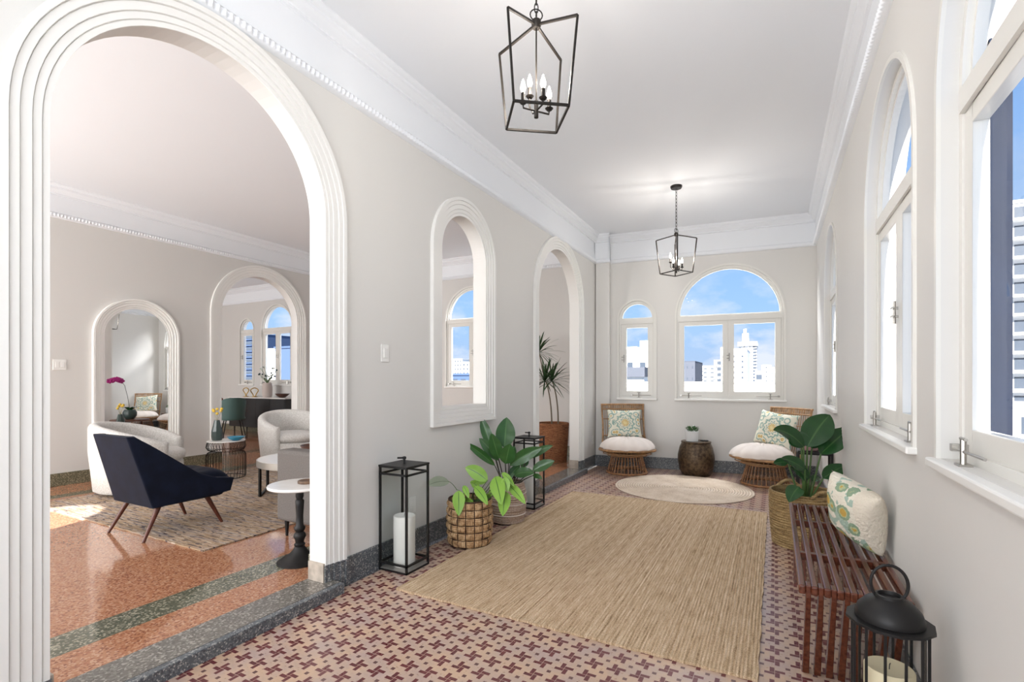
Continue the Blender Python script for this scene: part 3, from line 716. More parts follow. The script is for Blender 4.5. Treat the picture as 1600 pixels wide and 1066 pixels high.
candle((-2.20, 2.61, 0.0165), 0.072, 0.33, 'white pillar candle inside the nearest tall lantern')
candle((-2.165, 4.458, 0.0165), 0.062, 0.36, 'white pillar candle inside the lantern by the far archway')

# ------------------------------------------------------------------ leaves and plants
def leaf(root, mat, base, tip, width, rise=0.12, fold=0.25, wave=0.0, roll=0.0, stem=None, name='leaf', blunt=0.8, nu=12, nv=6, curl=0.0, face=None, xmax=None):
    base, tip = Vector(base), Vector(tip); mid = (base+tip)/2+Vector((0, 0, rise)); q = MB(); up0 = Vector((0, 0, 1))
    def fn(a, b):
        p = base*(1-a)**2+mid*2*a*(1-a)+tip*a*a; d = (mid-base)*2*(1-a)+(tip-mid)*2*a; d.normalize()
        sd = d.cross(Vector(face).normalized()) if face else d.cross(up0)
        if sd.length < 0.15: sd = Vector((1, 0.3, 0))
        sd = (Matrix.Rotation(roll, 3, d) @ sd.normalized()); nrm = sd.cross(d).normalized()
        wd = width*0.5*(math.sin(PI*min(1, a**blunt*0.985+0.015)))**0.75; s = (b-0.5)*2
        z = fold*abs(s)*wd*(1-curl*a*2)+wave*math.sin(a*17+s*2)*abs(s)*wd
        r_ = p+sd*s*wd+nrm*z
        if xmax is not None and r_.x > xmax: r_.x = xmax-(r_.x-xmax)*0.1
        return r_
    q.grid(fn, nu, nv); lf = q.build(name, mat, root, smooth=80, weld=False, recalc=False)
    return lf
def stalk(q, p0, p1, r, bend=(0, 0, 0.05), r2=None):
    p0, p1 = Vector(p0), Vector(p1); m = (p0+p1)/2+Vector(bend)
    q.tube([p0*(1-a)**2+m*2*a*(1-a)+p1*a*a for a in [i/8 for i in range(9)]], r, 7, r2=r2 or r*0.7)

# lime plant in chunky basket
def basket_lathe(t, mat, prof_fn, H, n=120, m=40, name='basket', wall=0.012, disp=None):
    q = MB()
    def fn(a, b):
        an = 2*PI*a; z = H*b; r = prof_fn(b)+(disp(a, b) if disp else 0); return (r*math.cos(an), r*math.sin(an), z)
    q.grid(fn, n, m, wrapu=True)
    def fi(a, b): an = 2*PI*a; r = prof_fn(1-b*0.5)-wall; return (r*math.cos(an), r*math.sin(an), H-b*0.5*H)
    q.grid(fi, n, 6, wrapu=True)
    q.lathe([(prof_fn(0)*0.0, 0.0), (prof_fn(0), 0.0)], n=n, cap=False)
    q.tube([((prof_fn(1)-wall*0.5)*math.cos(2*PI*i/60), (prof_fn(1)-wall*0.5)*math.sin(2*PI*i/60), H) for i in range(60)], wall*0.62, 8, closed=True)
    return q.build(name, mat, t, smooth=60, weld=False)
def soil(t, r, z):
    q = MB(); q.lathe([(r, z-0.03), (r, z), (r*0.5, z+0.008), (0, z+0.01)], n=28); q.build('soil', SOIL, t, smooth=60)
p1 = thing('potted_plant', 'lime green leafed plant in a chunky brown woven basket beside the nearest lantern', 'plant', (-2.065, 3.21, 0.0135))
NA, NB = 16, 6
def d1(a, b):
    i, j = math.floor(a*NA), math.floor(b*NB); fa, fb = a*NA-i, b*NB-j
    k_ = (i+j) % 2; s = math.sin(PI*(fa if k_ else fb)); ed = math.sin(PI*fa)*math.sin(PI*fb)
    return 0.018*(s*0.35+0.65*max(0.0, ed)**0.6)-0.009+0.0018*abs(math.sin((fb if k_ else fa)*2*2*PI))
basket_lathe(p1, HYAC, lambda b: 0.158+0.018*math.sin(PI*min(1, b*1.05))*0.6+0.006*b, 0.335, NA*16, NB*16, disp=d1)
q = MB(); q.tube([(0.10*math.cos(math.radians(100)+a)*1.0+0.0, 0.155+0.0*a, 0.33+0.05*math.sin(a2)) for a, a2 in []] or [(-0.05+0.1*i/10, 0.155, 0.33+0.055*math.sin(PI*i/10)) for i in range(11)], 0.010, 8); q.build('handle', HYACH, p1, smooth=60)
soil(p1, 0.150, 0.29)
L1 = [
  ((0.12, 0.06, 0.47), (-0.041, -0.003, 0.567), 0.098, 0.03, 0.20),
  ((0.104, 0.097, 0.466), (-0.019, 0.077, 0.427), 0.062, 0.03, 0.20),
  ((-0.005, -0.142, 0.418), (0.04, -0.209, 0.253), 0.084, 0.03, 0.20),
  ((0.002, -0.093, 0.447), (0.073, -0.123, 0.367), 0.041, 0.02, 0.20),
  ((0.078, -0.053, 0.439), (0.226, -0.11, 0.332), 0.063, 0.03, 0.20),
  ((0.199, 0.045, 0.51), (0.324, -0.081, 0.339), 0.105, 0.03, 0.20),
  ((0.282, 0.055, 0.404), (0.341, -0.095, 0.262), 0.088, 0.02, 0.20),
  ((0.23, 0.096, 0.534), (0.352, 0.07, 0.443), 0.043, 0.02, 0.20),
  ((0.265, 0.114, 0.452), (0.45, 0.054, 0.329), 0.067, 0.02, 0.20),
  ((0.281, 0.032, 0.511), (0.326, 0.011, 0.414), 0.059, 0.02, 0.20),
  ((0.097, 0.048, 0.343), (0.136, 0.102, 0.309), 0.048, 0.03, 0.20),
  ((-0.007, -0.064, 0.329), (0.085, -0.072, 0.32), 0.036, 0.02, 0.20),
  ((0.04, 0.074, 0.393), (-0.05, 0.083, 0.436), 0.053, 0.03, 0.20),
  ((0.118, 0.116, 0.34), (0.109, 0.167, 0.382), 0.045, 0.02, 0.20),
]
q = MB()
for b_, tp, wd, rs, fo in L1:
    stalk(q, (b_[0]*0.25, b_[1]*0.25, 0.29), b_, 0.0032, (0, 0, 0.03))
    leaf(p1, LEAFL, b_, tp, wd*1.1, rs, fo, 0.04, blunt=0.85, face=(0.50+random.uniform(-.2, .2), -0.80, 0.25+random.uniform(-.2, .3)))
stalk(q, (-0.02, -0.01, 0.29), (-0.085, -0.05, 0.40), 0.003, (0.02, 0, 0.05)); stalk(q, (-0.085, -0.05, 0.40), (-0.14, -0.10, 0.47), 0.0025, (-0.0, 0, 0.03))
q.build('stems', STEM, p1, smooth=60)
lf = leaf(p1, LEAFG, (-0.13, -0.09, 0.465), (-0.215, -0.25, 0.455), 0.10, 0.03, 0.1, blunt=0.85, roll=-0.7); lf['label'] = 'pale silvery leaf'

p2 = thing('potted_plant', 'tall dark green broad leafed plant in a pale striped basket under the wall opening', 'plant', (-2.10, 3.88, 0.0135))
basket_lathe(p2, PALEB, lambda b: 0.135+0.034*math.sin(PI*(b*0.75+0.12)), 0.335, 80, 84, disp=lambda a, b: 0.0022*math.sin(b*2*PI*16)+(0.003 if abs((b*4.2) % 1-0.5) < 0.05 else 0))
q = MB()
for zz in (0.07, 0.165, 0.25): q.tube([((0.137+0.034*math.sin(PI*(zz/0.335*0.75+0.12)))*math.cos(2*PI*i/48), (0.137+0.034*math.sin(PI*(zz/0.335*0.75+0.12)))*math.sin(2*PI*i/48), zz) for i in range(48)], 0.004, 6, closed=True)
q.build('cord_band', CREAM, p2, smooth=60)
soil(p2, 0.14, 0.30)
L2 = [
  ((-0.141, -0.031, 0.635), (-0.244, -0.063, 0.923), 0.084, 0.00, 0.20),
  ((-0.046, 0.03, 0.639), (-0.052, 0.084, 0.904), 0.163, 0.00, 0.12),
  ((-0.067, -0.037, 0.529), (-0.221, -0.119, 0.725), 0.091, 0.02, 0.20),
  ((-0.074, -0.097, 0.492), (-0.278, -0.262, 0.701), 0.066, 0.02, 0.25),
  ((-0.057, -0.055, 0.547), (-0.1, -0.111, 0.775), 0.106, 0.00, 0.20),
  ((0.015, -0.062, 0.509), (0.07, -0.078, 0.689), 0.129, 0.00, 0.20),
  ((0.046, -0.034, 0.492), (0.315, 0.052, 0.654), 0.105, 0.03, 0.20),
  ((0.166, 0.086, 0.544), (0.361, 0.189, 0.658), 0.063, 0.03, 0.20),
  ((0.223, 0.06, 0.447), (0.403, 0.121, 0.537), 0.085, 0.01, 0.20),
  ((0.081, -0.015, 0.407), (0.266, 0.003, 0.435), 0.085, 0.03, 0.20),
  ((0.09, 0.102, 0.454), (0.135, 0.16, 0.53), 0.062, 0.02, 0.20),
  ((0.223, 0.06, 0.402), (0.319, 0.054, 0.38), 0.040, 0.02, 0.20),
  ((0.013, 0.005, 0.372), (0.08, 0.097, 0.475), 0.071, 0.02, 0.20),
  ((-0.034, 0.093, 0.508), (-0.007, 0.153, 0.637), 0.083, 0.00, 0.20),
  ((-0.171, 0.021, 0.663), (-0.101, 0.001, 0.567), 0.093, 0.00, 0.20),
]
q = MB()
for b_, tp, wd, rs, fo in L2:
    stalk(q, (b_[0]*0.3, b_[1]*0.3, 0.30), b_, 0.0055, (0, 0, 0.02)); leaf(p2, LEAFD, b_, tp, wd*1.1, rs, fo, 0.05, blunt=0.85, face=(0.50+random.uniform(-.25, .25), -0.78, 0.30+random.uniform(-.3, .2)))
q.build('stems', DSTEM, p2, smooth=60)

p4 = thing('potted_plant', 'large glossy bird of paradise plant in a tall seagrass basket behind the bench', 'plant', (0.205, 4.40, 0.0))
basket_lathe(p4, SEAG, lambda b: 0.222+0.022*math.sin(PI*b*0.6), 0.40, 90, 120, wall=0.016, disp=lambda a, b: 0.0032*math.sin(b*2*PI*21)+0.0012*math.sin(a*2*PI*70+b*40))
for sgn in (-1, 1):
    q = MB()
    a0 = math.radians(-62) if sgn < 0 else math.radians(118)
    c_, s_ = math.cos(a0)*0.228, math.sin(a0)*0.228; tx, ty = -math.sin(a0), math.cos(a0)
    q.tube([(c_+tx*(-0.09+0.018*i), s_+ty*(-0.09+0.018*i), 0.395+0.05*math.sin(PI*i/10)) for i in range(11)], 0.013, 8); q.build('handle', SEAG, p4, smooth=60)
soil(p4, 0.205, 0.34)
L4 = [
  ((0.015, -0.041, 0.751), (0.173, 0.11, 0.988), 0.183, 0.04, 0.15),
  ((0.104, -0.005, 0.698), (0.307, 0.136, 0.891), 0.148, 0.01, 0.20),
  ((-0.011, -0.066, 0.753), (-0.214, -0.253, 0.884), 0.107, 0.07, 0.25),
  ((-0.004, -0.119, 0.586), (-0.162, -0.259, 0.68), 0.080, 0.03, 0.25),
  ((0.024, -0.059, 0.511), (-0.097, -0.168, 0.603), 0.084, 0.02, 0.25),
  ((0.118, -0.009, 0.515), (0.275, 0.108, 0.611), 0.100, 0.01, 0.20),
  ((-0.046, -0.209, 0.471), (-0.113, -0.335, 0.378), 0.100, 0.03, 0.20),
  ((-0.112, 0.05, 0.609), (-0.213, 0.019, 0.598), 0.061, 0.01, 0.15),
  ((0.052, 0.091, 0.726), (0.117, 0.171, 0.868), 0.105, 0.00, 0.20),
  ((-0.023, -0.016, 0.735), (-0.073, -0.009, 0.858), 0.127, 0.02, 0.20),
  ((0.051, 0.08, 0.472), (0.117, 0.171, 0.485), 0.059, 0.02, 0.20),
]
q = MB()
for b_, tp, wd, rs, fo in L4:
    stalk(q, (b_[0]*0.3, b_[1]*0.3, 0.34), b_, 0.0085, (0, 0, 0.0)); leaf(p4, LEAFB, b_, tp, wd*1.15, rs, fo, 0.03, blunt=0.85, nu=16, face=(-0.10+random.uniform(-.3, .2), -0.85, 0.45), xmax=0.25)
q.build('stems', STEM, p4, smooth=60)

p3 = thing('potted_plant', 'tall dragon tree with spiky leaf crowns in a brown willow basket beyond the far archway', 'plant', (-2.90, 6.78, 0.06))
basket_lathe(p3, WILL, lambda b: 0.20+0.035*b, 0.56, 90, 120, wall=0.016, disp=lambda a, b: 0.005*math.sin(a*2*PI*20+PI*math.floor(b*30))*abs(math.sin(b*30*PI)))
q = MB(); q.tube([(-0.20+0.008*i*0, -0.12-0.012*i+0.06, 0.55+0.06*math.sin(PI*i/10)) for i in range(11)], 0.012, 8); q.build('handle', WILL, p3, smooth=60)
soil(p3, 0.20, 0.50)
q = MB(); stalk(q, (-0.01, -0.02, 0.5), (-0.10, -0.05, 1.20), 0.012, (0.05, 0, 0.1)); stalk(q, (0.07, 0.03, 0.5), (-0.02, 0.0, 1.20), 0.012, (0.06, 0, 0.1)); stalk(q, (-0.10, -0.05, 1.19), (-0.19, -0.09, 1.62), 0.010, (0.0, 0, 0.0)); q.build('trunk', TRUNK, p3, smooth=60)
for c_, n_, sc in (((-0.11, -0.05, 1.18), 46, 1.15), ((-0.02, 0.0, 1.18), 40, 1.15), ((-0.20, -0.09, 1.60), 46, 1.05)):
    q = MB()
    for i in range(n_):
        az = i*2.39996; el = 1.35-1.9*(i/n_); L = 0.36*sc*(0.8+0.3*random.random())
        d = Vector((math.cos(az)*math.cos(el), math.sin(az)*math.cos(el), math.sin(el))); b_ = Vector(c_); tp = b_+d*L-Vector((0, 0, 0.05))
        mid = b_+d*L*0.55+Vector((0, 0, 0.03)); sd = d.cross(Vector((0.1, 0.2, 1))).normalized(); vs = []
        for k_ in range(7):
            a = k_/6; p = b_*(1-a)**2+mid*2*a*(1-a)+tp*a*a; w2 = 0.011*math.sin(PI*min(1, 0.12+a*0.88))**0.6
            vs += [p-sd*w2, p+sd.cross(d)*0.002, p+sd*w2]
        q.add(vs, [(3*k_+m, 3*k_+m+1, 3*k_+m+4, 3*k_+m+3) for k_ in range(6) for m in (0, 1)], [(0.3, 0.2)]*len(vs))
    q.build('leaf_crown', LEAFS, p3, smooth=60, weld=False, recalc=False)

# ------------------------------------------------------------------ rattan chairs
def rattan_chair(loc, rz, label):
    t = thing('rattan_chair', label, 'chair', loc, rz, 'rattan swivel chairs by the end wall')   # faces -y locally
    q = MB(); n = 34
    for r, z, rr in ((0.265, 0.014, 0.014), (0.200, 0.240, 0.011), (0.235, 0.12, 0.004)): q.tube([(r*math.cos(2*PI*i/48), r*math.sin(2*PI*i/48), z) for i in range(48)], rr, 8, closed=True)
    for i in range(n):
        a = 2*PI*i/n; q.tube([(0.26*math.cos(a), 0.26*math.sin(a), 0.014), (0.238*math.cos(a), 0.238*math.sin(a), 0.10), (0.200*math.cos(a), 0.200*math.sin(a), 0.240)], 0.0055, 6)
    q.build('base', RATTAND, t, smooth=60)
    def rim(a, k=1.0, dz=0.0):   # a=angle; front is -y
        x = 0.37*math.cos(a)*k; y = (0.37*math.sin(a) if math.sin(a) < 0 else 0.31*math.sin(a))*k-0.02
        z = 0.315+0.02*max(0, -math.sin(a))+dz; return (x, y, z)
    q = MB(); q.tube([rim(2*PI*i/56) for i in range(56)], 0.015, 8, closed=True)
    for k_ in (0.86, 0.7): q.tube([rim(2*PI*i/56, k_, -0.028-(1-k_)*0.16) for i in range(56)], 0.006, 6, closed=True)
    for i in range(40):
        a = 2*PI*i/40; q.tube([rim(a), rim(a, 0.86, -0.030), rim(a, 0.55, -0.070)], 0.005, 5)
    q.lathe([(0.0, 0.235), (0.20, 0.235), (0.205, 0.245), (0.0, 0.25)], n=30)
    q.build('seat_frame', RATTAN, t, smooth=60)
    # back: a flat rectangle leaning back, rails curve down to the front of the rim
    W = 0.295; yb, zt = 0.40, 0.905
    q = MB()
    for s in (-1, 1):
        P = [(s*W, yb, zt), (s*W*0.985, yb-0.03, 0.76), (s*W*0.97, yb-0.07, 0.62), (s*W*0.99, yb-0.11, 0.47), (s*W*1.05, yb-0.20, 0.36), (s*W*1.15, yb-0.36, 0.318), (s*0.33, -0.17, 0.325)]
        C = []
        for i in range(len(P)-1):
            for m in range(4):
                a = m/4; p0 = P[max(i-1, 0)]; p1_, p2_ = P[i], P[i+1]; p3_ = P[min(i+2, len(P)-1)]
                C.append(tuple(0.5*((2*p1_[c])+(-p0[c]+p2_[c])*a+(2*p0[c]-5*p1_[c]+4*p2_[c]-p3_[c])*a*a+(-p0[c]+3*p1_[c]-3*p2_[c]+p3_[c])*a**3) for c in range(3)))
        C.append(P[-1]); q.tube(C, 0.013, 8)
    q.tube([(-W-0.012, yb+0.002, zt), (0, yb+0.012, zt+0.004), (W+0.012, yb+0.002, zt)], 0.013, 8)
    q.tube([(-W, yb-0.013, zt-0.065), (0, yb, zt-0.062), (W, yb-0.013, zt-0.065)], 0.010, 8)
    q.tube([(-W, yb-0.03, 0.70), (W, yb-0.03, 0.70)], 0.007, 6)
    q.tube([(-W*0.97, yb-0.11, 0.47), (W*0.97, yb-0.11, 0.47)], 0.009, 6)
    for i in range(20):
        x = -W+2*W*(i+0.5)/20; q.tube([(x, yb+0.004, zt), (x, yb-0.03, 0.70), (x, yb-0.11, 0.47), (x*0.9, 0.27, 0.32)], 0.0048, 5)
    for i in range(36): x = -W+2*W*(i+0.5)/36; q.tube([(x, yb+0.004, zt), (x, yb-0.01, zt-0.064)], 0.0045, 5)
    q.build('backrest', RATTAN, t, smooth=60)
    q = MB(); nt_ = 14
    def cf(a, b):
        an = 2*PI*a; s = b; bot = s < 0.42
        if bot: k_ = s/0.42; rr = k_; z = 0.418-0.0*k_
        else: k_ = (s-0.42)/0.58; rr = max(0.0, math.cos(k_*PI/2)); z = 0.418
        prof = (1-rr**3.2)**0.55 if rr < 1 else 0
        hi = 0.165*prof if not bot else 0.0
        sc = 1+0.022*math.cos(an*nt_)*(rr**3)
        tuft = -0.03*math.exp(-(rr*5)**2)+0.010*math.cos(an*nt_)*rr*(1-rr)*2*(0 if bot else 1)
        x = 0.365*math.cos(an)*rr*sc; y = (0.375 if math.sin(an) < 0 else 0.30)*math.sin(an)*rr*sc-0.03
        zz = 0.342-0.04*(1-rr) if bot else 0.342+hi*0.86+tuft
        if rr > 0.96 and not bot: zz = 0.342+hi*0.86
        return (x, y, zz)
    q.grid(cf, 112, 30, wrapu=True); q.build('seat_cushion', CREAM, t, smooth=80)
    return t
ca = rattan_chair((-1.775, 6.70, 0), math.radians(24), 'rattan swivel chair with cream cushion left of the metal drum table')
cb = copy_tree(ca); cb.location = (-0.10, 6.73, 0); cb.rotation_euler.z = math.radians(-44); tag(cb, 'rattan swivel chair with cream cushion in the right corner behind the big plant')

def pillow(name, loc, rot, s, th, mat, label, group=None, n=26, aspect=1.0):
    q = MB()
    for sg in (-1, 1):
        def fn(a, b):
            x, y = a*2-1, b*2-1; k_ = max(0.0, (1-abs(x)**2.6)*(1-abs(y)**2.6))**0.5
            px_ = x*(1-0.09*(1-y*y)*abs(x)**3); py_ = y*(1-0.09*(1-x*x)*abs(y)**3)
            wr = 0.006*math.sin(x*9+y*4)*k_*(1-k_)
            return (px_*s/2*aspect, sg*(k_*th/2+wr), py_*s/2)
        q.grid(fn, n, n)
    o = q.build(name, mat, None, smooth=80); o.location = loc; o.rotation_euler = rot; return tag(o, label, 'pillow', group)
g_ = 'medallion pillows on the rattan chairs'
def on_chair(ch, dx, dy, dz, tilt, yaw, label, roll=0.0, sz=0.40):
    rz = ch.rotation_euler.z; x = ch.location.x+math.cos(rz)*dx-math.sin(rz)*dy; y = ch.location.y+math.sin(rz)*dx+math.cos(rz)*dy
    return pillow('throw_pillow', (x, y, dz), (tilt, roll, rz+yaw), sz, 0.15, MEDAL, label, g_, aspect=1.2)
on_chair(ca, 0.0, 0.215, 0.648, math.radians(-14), 0.0, 'medallion patterned pillow on the left rattan chair')
on_chair(cb, -0.03, 0.195, 0.655, math.radians(-16), 0.12, 'medallion patterned pillow on the right rattan chair', 0.10, 0.43)

# drum table and its pot
t = thing('drum_table', 'dark hammered bronze drum side table between the rattan chairs', 'table', (-0.92, 6.965, 0))
q = MB(); q.lathe([(0.0, 0.0), (0.165, 0.0), (0.18, 0.01), (0.215, 0.09), (0.232, 0.20), (0.230, 0.27), (0.208, 0.37), (0.182, 0.425)], n=56); q.build('body', DRUM, t, smooth=60)
q = MB(); q.lathe([(0.0, 0.4255), (0.182, 0.4255), (0.188, 0.432), (0.190, 0.442), (0.184, 0.449), (0.172, 0.446), (0.0, 0.445)], n=56); q.build('table_top', DRUM, t, smooth=60)
t = thing('succulent_pot', 'small green succulent in a white pot on the drum table', 'plant', (-0.965, 6.935, 0.446))
q = MB(); q.lathe([(0.0, 0.0), (0.070, 0.0), (0.078, 0.004), (0.086, 0.135), (0.080, 0.137), (0.076, 0.12), (0.0, 0.12)], n=36); q.build('pot', POTW, t, smooth=50)
q = MB()
for i in range(90):
    az = i*2.4; el = random.uniform(0.1, 1.5); r0 = random.uniform(0.02, 0.065); b_ = V(math.cos(az)*r0, math.sin(az)*r0, 0.125+random.uniform(0, 0.055))
    d = V(math.cos(az)*math.cos(el), math.sin(az)*math.cos(el), math.sin(el)); L = random.uniform(0.028, 0.045); sd = d.cross(V(0, 0.1, 1)).normalized()*0.011; nr = sd.cross(d).normalized()*0.004
    q.add([b_, b_+d*L*0.5+sd, b_+d*L, b_+d*L*0.5-sd, b_+d*L*0.5+nr, b_+d*L*0.5-nr], [(0,1,4),(1,2,4),(2,3,4),(3,0,4),(1,0,5),(2,1,5),(3,2,5),(0,3,5)], [(0.3, 0.2)]*6)
q.build('foliage', LEAFD, t)
t = MB(); t.tube([(0.045*math.cos(2*PI*i/24), 0.035*math.sin(2*PI*i/24), 0.007) for i in range(24)], 0.006, 7, closed=True)
for i in range(12): t.lathe([(0, -0.008), (0.006, -0.005), (0.008, 0), (0.006, 0.005), (0, 0.008)], (0.045*math.cos(2*PI*i/12), 0.035*math.sin(2*PI*i/12), 0.009), 8)
o = t.build('bead_garland', BLACK, None, smooth=60); o.location = (-0.82, 7.0, 0.4465); tag(o, 'small ring of black beads beside the white pot on the drum table', 'ornament')

# black stand with pink pot near the right wall
t = thing('plant_stand', 'small black metal plant stand by the right wall behind the big plant', 'stand', (0.325, 5.38, 0))
q = MB()
for i in (-1, 1):
    for j in (-1, 1): q = MB(); q.bar((i*0.13, j*0.13, 0), (i*0.13, j*0.13, 0.60), 0.02); q.build('leg', BLACK, t)
for z in (0.20, 0.585):
    q2 = MB()
    for i in (-1, 1): q2.bar((-0.13, i*0.13, z), (0.13, i*0.13, z), 0.018); q2.bar((i*0.13, -0.13, z), (i*0.13, 0.13, z), 0.018)
    q2.build('frame', BLACK, t)
q = MB(); q.box((-0.135, -0.135, 0.596), (0.135, 0.135, 0.608)); q.build('stand_top', BLACK, t)
t = thing('flower_pot', 'pink pot on the black metal stand', 'pot', (0.285, 5.36, 0.609))
q = MB(); q.lathe([(0.0, 0.0), (0.070, 0.0), (0.078, 0.01), (0.080, 0.12), (0.074, 0.122), (0.07, 0.10), (0.0, 0.10)], n=32); q.build('pot', PINK, t, smooth=50); 
q = MB(); q.lathe([(0.069, 0.09), (0.069, 0.104), (0, 0.106)], n=24); q.build('soil', SOIL, t)

# ------------------------------------------------------------------ bench
t = thing('slatted_bench', 'reddish wood slatted bench along the right wall', 'bench', (0.085, 2.26, 0))
L, Wd, Hh, ins = 1.50, 0.365, 0.445, 0.20; ns = 9; sw, sh = 0.024, 0.036; pitch = (Wd-sw)/(ns-1)
for i in range(ns):
    x = i*pitch; q = MB(); q.box((x, 0.0, Hh-sh), (x+sw, L, Hh)); q.build('slat', BENCHW, t, bevel=0.006)
for i in range(ns-1):
    x = i*pitch+sw+0.0005; x1 = x+pitch-sw-0.001
    for y0, y1, sg in ((0.004, ins, 1), (L-0.004, L-ins, -1)):
        xa = x-0.006; xb = x1+0.006; q = MB(); ya, yb = y0, y0+sg*0.055
        vs = [(x, ya, Hh-0.001), (x1, ya, Hh-0.001), (x1, yb, Hh-0.001), (x, yb, Hh-0.001), (x, ya, Hh-sh-0.012), (x1, ya, Hh-sh-0.012), (x1, yb, Hh-sh-0.012), (x, yb, Hh-sh-0.012),
              (x-0.004, y1, 0), (x1+0.004, y1, 0), (x1+0.004, y1+sg*0.05, 0), (x-0.004, y1+sg*0.05, 0)]
        q.add(vs, [(0,1,2,3),(0,4,5,1),(1,5,6,2),(2,6,7,3),(3,7,4,0),(4,8,9,5),(5,9,10,6),(6,10,11,7),(7,11,8,4),(8,11,10,9)]); q.build('leg', BENCHW, t, bevel=0.003)
for y in (0.445, 1.055):
    q = MB()
    q.box((0.002, y-0.016, Hh-sh+0.002), (Wd-0.002, y+0.016, Hh-0.0015))
    q.build('cross_bar', BENCHW, t)
pillow('throw_pillow', (0.342, 2.83, 0.630), (math.radians(14), math.radians(14), math.radians(-57)), 0.305, 0.17, FLORAL, 'cream pillow with embroidered green and gold flowers leaning on the bench')

# low round lantern in the front right corner
t = thing('round_lantern', 'black domed wire lantern with ring handle in front of the bench', 'lantern', (0.317, 1.92, 0))
R = 0.112; H0 = 0.50
q = MB(); q.lathe([(0.0, 0.0), (R*0.95, 0.0), (R*0.95, 0.012), (R*0.80, 0.016), (0, 0.016)], n=12); q.build('base_plate', BLACK, t)
q = MB(); n = 12
for i in range(n): a = 2*PI*(i+0.5)/n; q.bar((R*0.86*math.cos(a), R*0.86*math.sin(a), 0.01), (R*0.86*math.cos(a), R*0.86*math.sin(a), H0), 0.007)
for z in (0.04,): q.tube([(R*0.86*math.cos(2*PI*(i+0.5)/n), R*0.86*math.sin(2*PI*(i+0.5)/n), z) for i in range(n)], 0.004, 6, closed=True)
q.build('cage', BLACK, t)
q = MB(); q.lathe([(R*0.80, 0.014), (R*0.80, H0)], n=12, cap=False); q.build('glass', LGLASS, t)
q = MB(); q.lathe([(0.0, H0-0.002), (R*1.03, H0-0.004), (R*1.03, H0+0.004), (0.0, H0+0.008)], n=12, rot=0.1); q.lathe([(R*0.80, H0+0.006), (R*0.80, H0+0.018), (R*0.74, H0+0.038), (R*0.55, H0+0.062), (R*0.34, H0+0.074), (R*0.33, H0+0.082), (R*0.27, H0+0.083), (R*0.25, H0+0.072), (0, H0+0.070)], n=40); q.build('roof', BLACK, t, smooth=50)
q = MB(); q.tube([(0.048*math.cos(a)*1.0, -0.0+0.004*math.cos(a), H0+0.115+0.058*math.sin(a)) for a in [math.radians(-50+280*i/28) for i in range(29)]], 0.0048, 8); q.build('handle', BLACK, t, smooth=60)
candle((0.317, 1.92, 0.0165), 0.066, 0.34, 'ivory pillar candle inside the domed lantern', CANDLE2)

# ------------------------------------------------------------------ switches and outlets
def plate(fr, u, z, label, cat, w_=0.075, h_=0.12, toggle=1, out=False):
    t = thing('light_switch' if not out else 'wall_outlet', label, cat, fr.p(u, z, 0)); loc = Vector(t.location)
    def loc_box(q, a, b, c, d, n0, n1):
        vs = [tuple(Vector(fr.p(uu, zz, n_))-loc) for n_ in (n0, n1) for uu, zz in ((a, c), (b, c), (b, d), (a, d))]
        q.add(vs, [(3,2,1,0),(4,5,6,7),(0,1,5,4),(1,2,6,5),(2,3,7,6),(3,0,4,7)])
    q = MB(); loc_box(q, u-w_/2, u+w_/2, z-h_/2, z+h_/2, -0.007, -0.0005); q.build('plate', PLASTIC, t, bevel=0.002)
    if not out:
        for i in range(toggle):
            uc = u+(i-(toggle-1)/2)*0.045; q = MB(); loc_box(q, uc-0.016, uc+0.016, z-0.032, z+0.032, -0.0115, -0.006); q.build('rocker', PLASTIC, t, bevel=0.002)
    else:
        for dz in (-0.026, 0.026): q = MB(); loc_box(q, u-0.016, u+0.016, z+dz-0.017, z+dz+0.017, -0.009, -0.006); q.build('socket', PLASTIC, t, bevel=0.002)
plate(FL, 2.573, 1.437, 'white light switch on the gallery wall beside the big arch', 'light switch')
plate(FV, 2.567, 1.43, 'white light switch on the far wall of the living room', 'light switch', 0.12, 0.12, 2)
plate(FL, 2.86, 0.345, 'white outlet low on the wall behind the nearest tall lantern', 'outlet', out=True)
plate(FL, 6.93, 0.385, 'white outlet low on the wall beyond the far archway', 'outlet', out=True)

# ------------------------------------------------------------------ living room
# arched mirror
t = thing('arched_mirror', 'tall arched wall mirror in a stepped white plaster frame', 'mirror', (-7.15, 3.345, 0.75))
FM = Fr((0.0, -3.345), (0, 1), (-1, 0)); mc = (3.345, 0.355, 0.50, 1.80)
q = sweep(FM, mc[0], mc[1], 0.50, mc[3], mprof(0.125, 0.045, 0.004), True); q.v = [(x, y, z-0.75) for x, y, z in q.v]; q.build('mirror_frame', TRIM, t, smooth=40)
q = MB(); A = [(mc[0]-mc[1], 0.50)]+arc(mc[0], mc[1], mc[3])+[(mc[0]+mc[1], 0.50)]
q.prism([(a, b) for a, b in A], lambda a, b, d: tuple(Vector(FM.p(a, b, d))-Vector((0, 0, 0.75))), -0.003, -0.008); q.build('mirror_glass', MIRROR, t)

